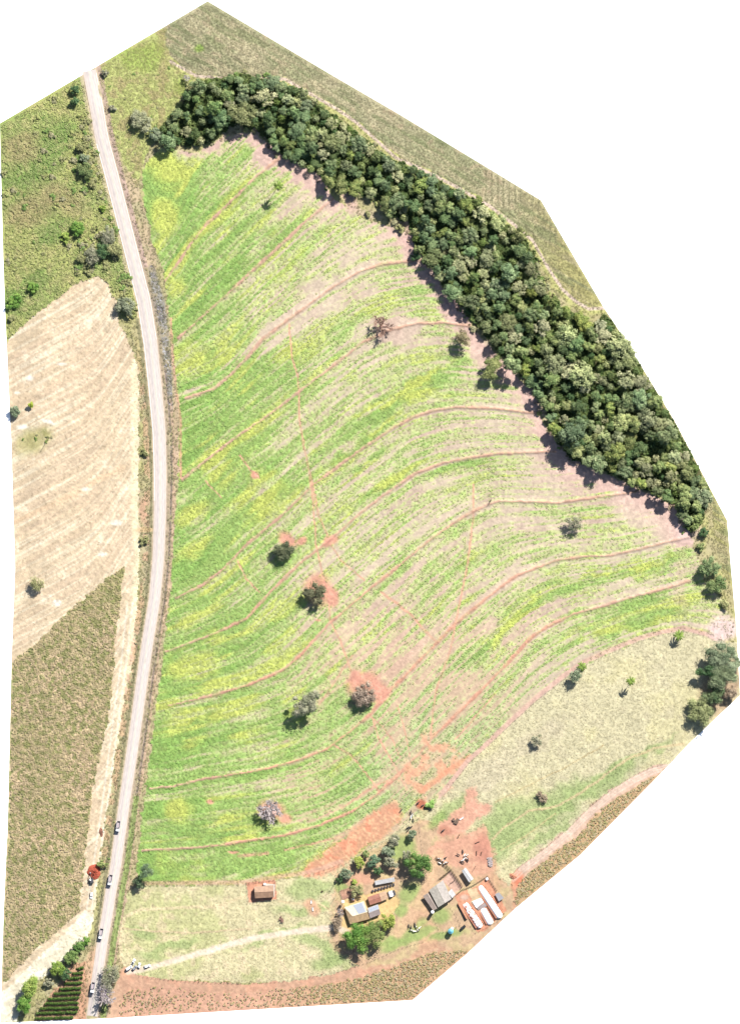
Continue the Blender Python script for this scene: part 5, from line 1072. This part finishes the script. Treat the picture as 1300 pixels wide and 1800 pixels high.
# power poles
def pole(px, py, h, label, arm=True):
    t = empty("power_pole", (*W(px, py), gz(px, py) - .05), random.uniform(-.3, .3), label, "pole", "power poles"); MB().tube((0, 0, -.4), (0, 0, h), .19, .12, 8).build("shaft", M_conc, t)
    if arm:
        a = MB().box((0, 0, h - .35), (2.0, .12, .12)).build("crossarm", M_wood, t)
        for x_ in (-.9, 0.12, .9): MB().tube((x_, 0, h - .3), (x_, 0, h - .05), .05, n=6).build("insulator", M_steel, a)
pole(194.5, 1440, 10, "power pole on the west verge near the northernmost truck"); pole(238, 1471, 11, "power pole on the east side of the road above the field corner"); pole(590, 1550, 7.5, "pole in the grass west of the garden"); pole(588, 1578, 5, "short pole near the farmhouse water tower", False); pole(836, 1521.5, 5.2, "pole above the narrow metal shed", False)
pole(202, 1697, 3, "stout post at the farm gate", False); pole(80, 780, 6, "pole in the weedy island of the stubble field"); pole(280, 1703, 2, "marker post beside the dirt drive", False)
# low garden wall
t = empty("brick_wall", (*W(602, 1600), gz(602, 1600)), 0, "low brick wall along the farmhouse's west side", "wall"); MB().box((0, 0, .6), (.2, 7, 1.5), -.34).build("wall", M_brick, t)

# ------------------------------------------------------------------ vehicles
def wheel(root, x, y, r, w=.28):
    t = MB().tube((x, y - w / 2, r), (x, y + w / 2, r), r, r, 14).build("wheel", M_tyre, root); s_ = 1 if y > 0 else -1
    MB().tube((x, y + s_ * w / 2, r), (x, y + s_ * (w / 2 + .02), r), r * .55, r * .5, 12).build("rim", M_steel, t)
def dump_truck(px, py, heading, label):
    t = empty("dump_truck", (*W(px, py), samp(Hbase, px, py) + .035), heading, label, "truck", "dump trucks on the road")
    MB().box((0, 0, .85), (7.2, .9, .28)).build("chassis", M_chassis, t)
    cab = MB(); cab.side([(2.0, .7), (3.65, .7), (3.7, 1.5), (3.45, 2.75), (2.15, 2.85), (2.0, 2.6)], -1.2, 1.2); cab = cab.build("cab", M_wpaint, t)
    MB().slab([(3.73, -1.05, 1.55), (3.73, 1.05, 1.55), (3.51, .95, 2.6), (3.51, -.95, 2.6)], .03).build("windscreen", M_glass, cab)
    for s_ in (-1, 1):
        MB().box((2.75, s_ * 1.205, 2.05), (.9, .03, .7)).build("side_window", M_glass, cab); MB().box((3.72, s_ * .85, 1.0), (.08, .4, .22)).build("headlight", M_lamp, cab); MB().box((3.55, s_ * 1.42, 2.1), (.12, .25, .5)).build("mirror", M_chassis, cab)
    b = MB(); b.box((-1.2, 0, 1.2), (4.8, 2.4, .14)); b = b.build("bed_floor", M_load, t)
    for s_ in (-1, 1): MB().box((-1.2, s_ * 1.22, 2.0), (4.8, .1, 1.6)).build("bed_side", M_wpaint, t)
    MB().box((1.22, 0, 2.1), (.1, 2.5, 1.8)).build("bed_front", M_wpaint, t); MB().box((-3.62, 0, 1.95), (.1, 2.5, 1.5)).build("tailgate", M_dkpaint, t)
    MB().side([(-3.3, 1.26), (1.0, 1.26), (.6, 1.75), (-2.8, 1.65)], -1.1, 1.1).build("load", M_load, t)
    for x_ in (2.7, -1.6, -2.85):
        for y_ in (-1.02, 1.02): wheel(t, x_, y_, .52, .34)
HD = lambda dx, dy: math.atan2(-dy, dx)
dump_truck(208, 1452.5, HD(-10.5, 76), "northernmost of the four white dump trucks on the road"); dump_truck(194, 1547, HD(-13, 76), "white dump truck beside the red soil mound, second from the north"); dump_truck(177.8, 1641.5, HD(-13, 76), "white dump truck third from the north, above the coffee rows"); dump_truck(163.3, 1736, HD(-10, 76), "southernmost white dump truck, level with the coffee rows")
def car(px, py, heading, label, paint=None, L=4.3, pickup=False, name="car", z=None, van=False):
    t = empty(name, (*W(px, py), (gz(px, py) + .02)), heading, label, "pickup" if pickup else ("van" if van else "car")); paint = paint or M_wpaint; h = L / 2
    b = MB(); b.side([(-h, .35), (h - .1, .35), (h, .6), (h - .15, .85), (h - 1.2, 1.0), (-h + .1, 1.02), (-h, .8)], -.86, .86); b = b.build("body", paint, t)
    for s_ in (-1, 1): MB().box((h - .06, s_ * .6, .7), (.12, .35, .16)).build("headlight", M_lamp, b)
    prof = [(-h + .25, 1.0), (h - 1.15, 1.0), (h - 1.75, 1.5), (-h + .6, 1.5)] if not pickup else [(-.35, 1.0), (h - 1.15, 1.0), (h - 1.8, 1.62), (-.2, 1.62)]
    if van: prof = [(-h + .05, 1.0), (h - .7, 1.0), (h - 1.3, 2.0), (-h + .1, 2.05)]
    MB().side(prof, -.76, .76).build("windows", M_glass, b); tz = 2.03 if van else (1.6 if pickup else 1.49); x0_, x1_ = prof[3][0] + .05, prof[2][0] - .05
    MB().box(((x0_ + x1_) / 2, 0, tz), (x1_ - x0_, 1.4, .07)).build("roof_panel", paint, b)
    if pickup: MB().box((-h / 2 - .25, 0, 1.06), (h - .7, 1.4, .06)).build("bed", M_chassis, b)
    for x_ in (-h + .8, h - .85):
        for y_ in (-.8, .8): wheel(t, x_, y_, .33, .2)
car(161, 1574, HD(-.1, 1), "white car parked below the excavator on the straw track", L=4.4)
car(227, 1701.5, HD(9, -5.5), "white van, leftmost of the vehicles parked at the farm gate", L=4.8, van=True, name="van"); car(236.8, 1701.5, HD(7, -7.5), "silver car parked between the white van and the small white car", M_spaint, L=4.4); car(245, 1697.2, HD(2, -8), "small white car, second from the right at the farm gate", L=3.9); car(259, 1698.3, HD(9, -3), "white car with dark windows, rightmost at the farm gate", L=4.5); car(234.6, 1691, HD(4, -8), "dark bedded white pickup above the van at the farm gate", pickup=True, L=4.6, name="pickup")
# excavator and its mound
t = empty("excavator", (*W(161, 1547.5), gz(161, 1547)), math.radians(100), "pale excavator digging at the red soil mound", "excavator")
for s_ in (-1, 1):
    tr = MB().side([(-1.7, 0), (1.7, 0), (1.95, .4), (1.6, .8), (-1.6, .8), (-1.95, .4)], s_ * 1.05 - .28, s_ * 1.05 + .28).build("track", M_chassis, t); [MB().tube((x_, s_ * 1.34, .4), (x_, s_ * 1.38, .4), .28, n=10).build("roller", M_steel, tr) for x_ in (-1.2, 0, 1.2)]
MB().box((-.5, 0, 1.4), (2.9, 2.3, 1.0)).build("house", M_dkpaint, t); MB().box((-1.6, 0, 1.5), (.8, 2.4, 1.1)).build("counterweight", M_chassis, t)
c_ = MB().box((.55, .7, 2.0), (1.4, 1.0, 1.7), taper=.9).build("cab", M_wpaint, t); MB().box((1.24, .7, 2.1), (.06, .8, 1.0)).build("cab_window", M_glass, c_)
MB().side([(.6, 1.4), (2.0, 3.4), (3.8, 3.9), (3.8, 3.5), (2.2, 2.9), (1.1, 1.2)], -.35, .05).build("boom", M_chassis, t); MB().side([(3.6, 4.0), (4.0, 3.9), (5.3, 1.6), (5.0, 1.4)], -.3, 0).build("stick", M_chassis, t); MB().side([(5.0, 1.7), (5.5, 1.6), (5.7, .9), (5.0, .5), (4.7, 1.0)], -.55, .25).build("bucket", M_steel, t)
def mound(px, py, rx, ry, h, mat, label, seed):
    r = np.random.default_rng(seed); V = [(0, 0, h)]; F = []; rings = 9; seg = 26; ph = r.uniform(0, 6, 4)
    for i in range(1, rings + 1):
        u = i / rings
        for k in range(seg):
            a = 2 * math.pi * k / seg; wob = 1 + .16 * math.sin(2 * a + ph[0]) + .1 * math.sin(3 * a + ph[1]) + .07 * math.sin(5 * a + ph[2])
            V.append((rx * S * u * wob * math.cos(a), ry * S * u * wob * math.sin(a), h * (1 - u) ** .8 * (1 + r.normal() * .18) + (r.normal() * .06 if i < rings else 0) - (.15 if i == rings else 0)))
    T3 = [(0, 1 + k, 1 + (k + 1) % seg) for k in range(seg)]
    m = MB(); m.add(V, T3 + [(1 + (i - 1) * seg + k, 1 + i * seg + k, 1 + i * seg + (k + 1) % seg, 1 + (i - 1) * seg + (k + 1) % seg) for i in range(1, rings) for k in range(seg)])
    t = m.build("soil_mound", mat, None, (*W(px, py), gz(px, py))); tag(t, label, "soil mound")
mound(166, 1532, 14, 12, 2.2, M_dred, "heap of fresh dark red soil beside the excavator", 5); mound(900, 1540, 7, 5, 1.0, M_red, "small bright red soil heap below the pasture", 6); mound(178, 1463, 4, 8, .8, mat_plain("brown_heap", C(170, 120, 100), .95, var=.3), "low brown heap on the straw track near the northernmost truck", 7)
# troughs, logs, branches
def trough(px, py, heading, L, label, mat):
    t = empty("water_trough", (*W(px, py), gz(px, py)), heading, label, "trough"); m = MB(); m.box((0, 0, .12), (L, .9, .1)); m.build("base", mat, t)
    for s_ in (-1, 1): MB().box((0, s_ * .42, .35), (L, .09, .55)).build("side", mat, t); MB().box((s_ * L / 2, 0, .35), (.09, .93, .55)).build("end", mat, t)
trough(811, 1438.5, HD(10, -6), 3.4, "white feed trough on the red earth of the pasture corner", M_wtank); trough(547, 1585.5, HD(0, 1), 2.2, "upper of two white troughs on the bare path west of the house", M_wtank); trough(549.8, 1598, HD(.1, 1), 2.6, "lower of two white troughs on the bare path west of the house", M_wtank); trough(566, 1567, HD(1, -.6), 1.4, "little dark trough in the grass right of the brown roofed house", M_dwood)
def log(px, py, heading, L, label):
    t = empty("fallen_log", (*W(px, py), gz(px, py)), heading, label, "log"); MB().tube((-L / 2, 0, .3), (L / 2, .1, .35), .32, .24, 9).build("trunk", M_dwood, t); MB().tube((L * .1, 0, .35), (L * .3, .9, .8), .1, .05, 6).build("branch", M_dwood, t)
log(838.5, 1481, HD(8, -3), 3.4, "fallen log lying across the eastern cattle yard"); log(836.5, 1500, HD(-1, 8), 3.2, "upright lying log below the fallen log in the cattle yard"); log(845, 1500, HD(-3, 8), 2.6, "short log right of the upright lying log"); log(805, 1470, HD(-5, 8), 3.0, "thin log at the tip of the green strip in the yard")
bare_tree(800, 1444, 6, 1.4, "dead grey branch heap left of the white feed trough", 61, leaves=0, mat=M_wood); bare_tree(858, 1515, 8, 1.2, "dead pale branch heap at the east end of the cattle yard", 62, leaves=0)

# ------------------------------------------------------------------ cattle
def cow_mesh(graze):
    hz = .55 if graze else 1.45; hx = 1.42 if graze else 1.4
    J = [((-.75,0,1.12),.30),((-.25,0,1.08),.36),((.3,0,1.08),.36),((.72,0,1.16),.29),((1.02,0,1.15 if graze else 1.32),.19),((hx-.12,0,hz+.12),.145),((hx+.16,0,hz-.06),.10),
         ((-.78,.2,.95),.19),((-.62,.22,.72),.13),((-.82,.22,.48),.075),((-.78,.22,.05),.065),((-.78,-.2,.95),.19),((-.62,-.22,.72),.13),((-.82,-.22,.48),.075),((-.78,-.22,.05),.065),
         ((.62,.2,.85),.15),((.64,.21,.45),.075),((.63,.21,.05),.065),((.62,-.2,.85),.15),((.64,-.21,.45),.075),((.63,-.21,.05),.065),
         ((-1.06,0,1.2),.06),((-1.14,0,.6),.035),((hx-.2,.22,hz+.2),.05),((hx-.2,-.22,hz+.2),.05)]
    Ed = [(0,1),(1,2),(2,3),(3,4),(4,5),(5,6),(0,7),(7,8),(8,9),(9,10),(0,11),(11,12),(12,13),(13,14),(3,15),(15,16),(16,17),(3,18),(18,19),(19,20),(0,21),(21,22),(5,23),(5,24)]
    me = bpy.data.meshes.new("cow_skeleton"); me.from_pydata([j[0] for j in J], Ed, []); o = bpy.data.objects.new("cow_skeleton", me); COL.objects.link(o)
    sk = o.modifiers.new("skin", 'SKIN'); o.modifiers.new("sub", 'SUBSURF').levels = 1
    for i, j in enumerate(J): me.skin_vertices[0].data[i].radius = (j[1], j[1])
    me.skin_vertices[0].data[1].use_root = True
    dg = bpy.context.evaluated_depsgraph_get(); out = bpy.data.meshes.new_from_object(o.evaluated_get(dg)); bpy.data.objects.remove(o); bpy.data.meshes.remove(me); out.name = "cow"; return out
def mat_cow(name, th, off):
    m = bpy.data.materials.new(name); m.use_nodes = True; n = m.node_tree.nodes; l = m.node_tree.links; b = n["Principled BSDF"]; tc = n.new("ShaderNodeTexCoord"); mp = n.new("ShaderNodeMapping"); mp.inputs["Location"].default_value = (off, off * 2, 0)
    no = n.new("ShaderNodeTexNoise"); no.inputs["Scale"].default_value = 1.5; no.inputs["Detail"].default_value = 1; l.new(tc.outputs["Object"], mp.inputs[0]); l.new(mp.outputs[0], no.inputs[0])
    r = n.new("ShaderNodeValToRGB"); r.color_ramp.elements[0].position = th; r.color_ramp.elements[1].position = th + .03; r.color_ramp.elements[0].color = (.018, .017, .017, 1); r.color_ramp.elements[1].color = (.6, .58, .54, 1)
    l.new(no.outputs[0], r.inputs[0]); l.new(r.outputs[0], b.inputs["Base Color"]); b.inputs["Roughness"].default_value = .75; return m
CM = [mat_cow("black_hide", .9, 0), mat_cow("black_and_white_hide", .5, 3), mat_cow("mostly_white_hide", .36, 7)]; CN = ["black", "black and white patched", "mostly white"]; cm_ = [cow_mesh(False), cow_mesh(True)]; cows = {}
for a in range(2):
    for b in range(3):
        me = cm_[a].copy(); me.materials.clear(); me.materials.append(CM[b]); [setattr(p, "use_smooth", True) for p in me.polygons]; cows[a, b] = me
CL = [("by the dark wet patch at the field gate", [(734,1411.5,0),(742,1416,0)]), ("walking alone on the red bare strip", [(704.6,1424.6,0)]), ("in the small herd below the field gate", [(721.5,1428,0),(724.5,1431.5,1),(722,1436.5,2),(726,1441.5,0)]), ("beside the corner tree of the grassy plot", [(716,1455,0),(721,1454,0),(717,1459,0)]), ("alone on the red cattle yard", [(778,1460,0)]),
      ("crowding at the mouth of the race", [(770,1509,1),(773,1513,0),(772.5,1517,2),(778,1513,1),(782,1508,0),(784.6,1516,1),(780,1518,1)]), ("in the herd above the narrow metal shed", [(805,1502,0),(813,1497,0),(816,1503,2),(819.5,1504,1),(822,1511,0),(815,1510,2),(813,1516,0),(818,1508,1),(811,1513,1)]), ("resting in the ring near the southern track", [(718,1627,0),(722,1630,0),(729,1625,0),(731,1629,1),(734,1635,1),(728,1637,2),(722,1635,1),(737,1631,2)])]
rc = random.Random(4)
for place, lst in CL:
    for (px, py, k) in lst:
        o = link("cow", cows[rc.randint(0, 1), k], None, (*W(px, py), gz(px, py) - .03), rc.uniform(0, 6.28) if len(lst) > 3 else rc.uniform(.4, 1.2)); s_ = rc.uniform(1.05, 1.2); o.scale = (s_, s_, s_)
        same = [q for q in lst if q[2] == k]; tag(o, "%s cow %s" % (CN[k], place), "cow", "cattle " + place)
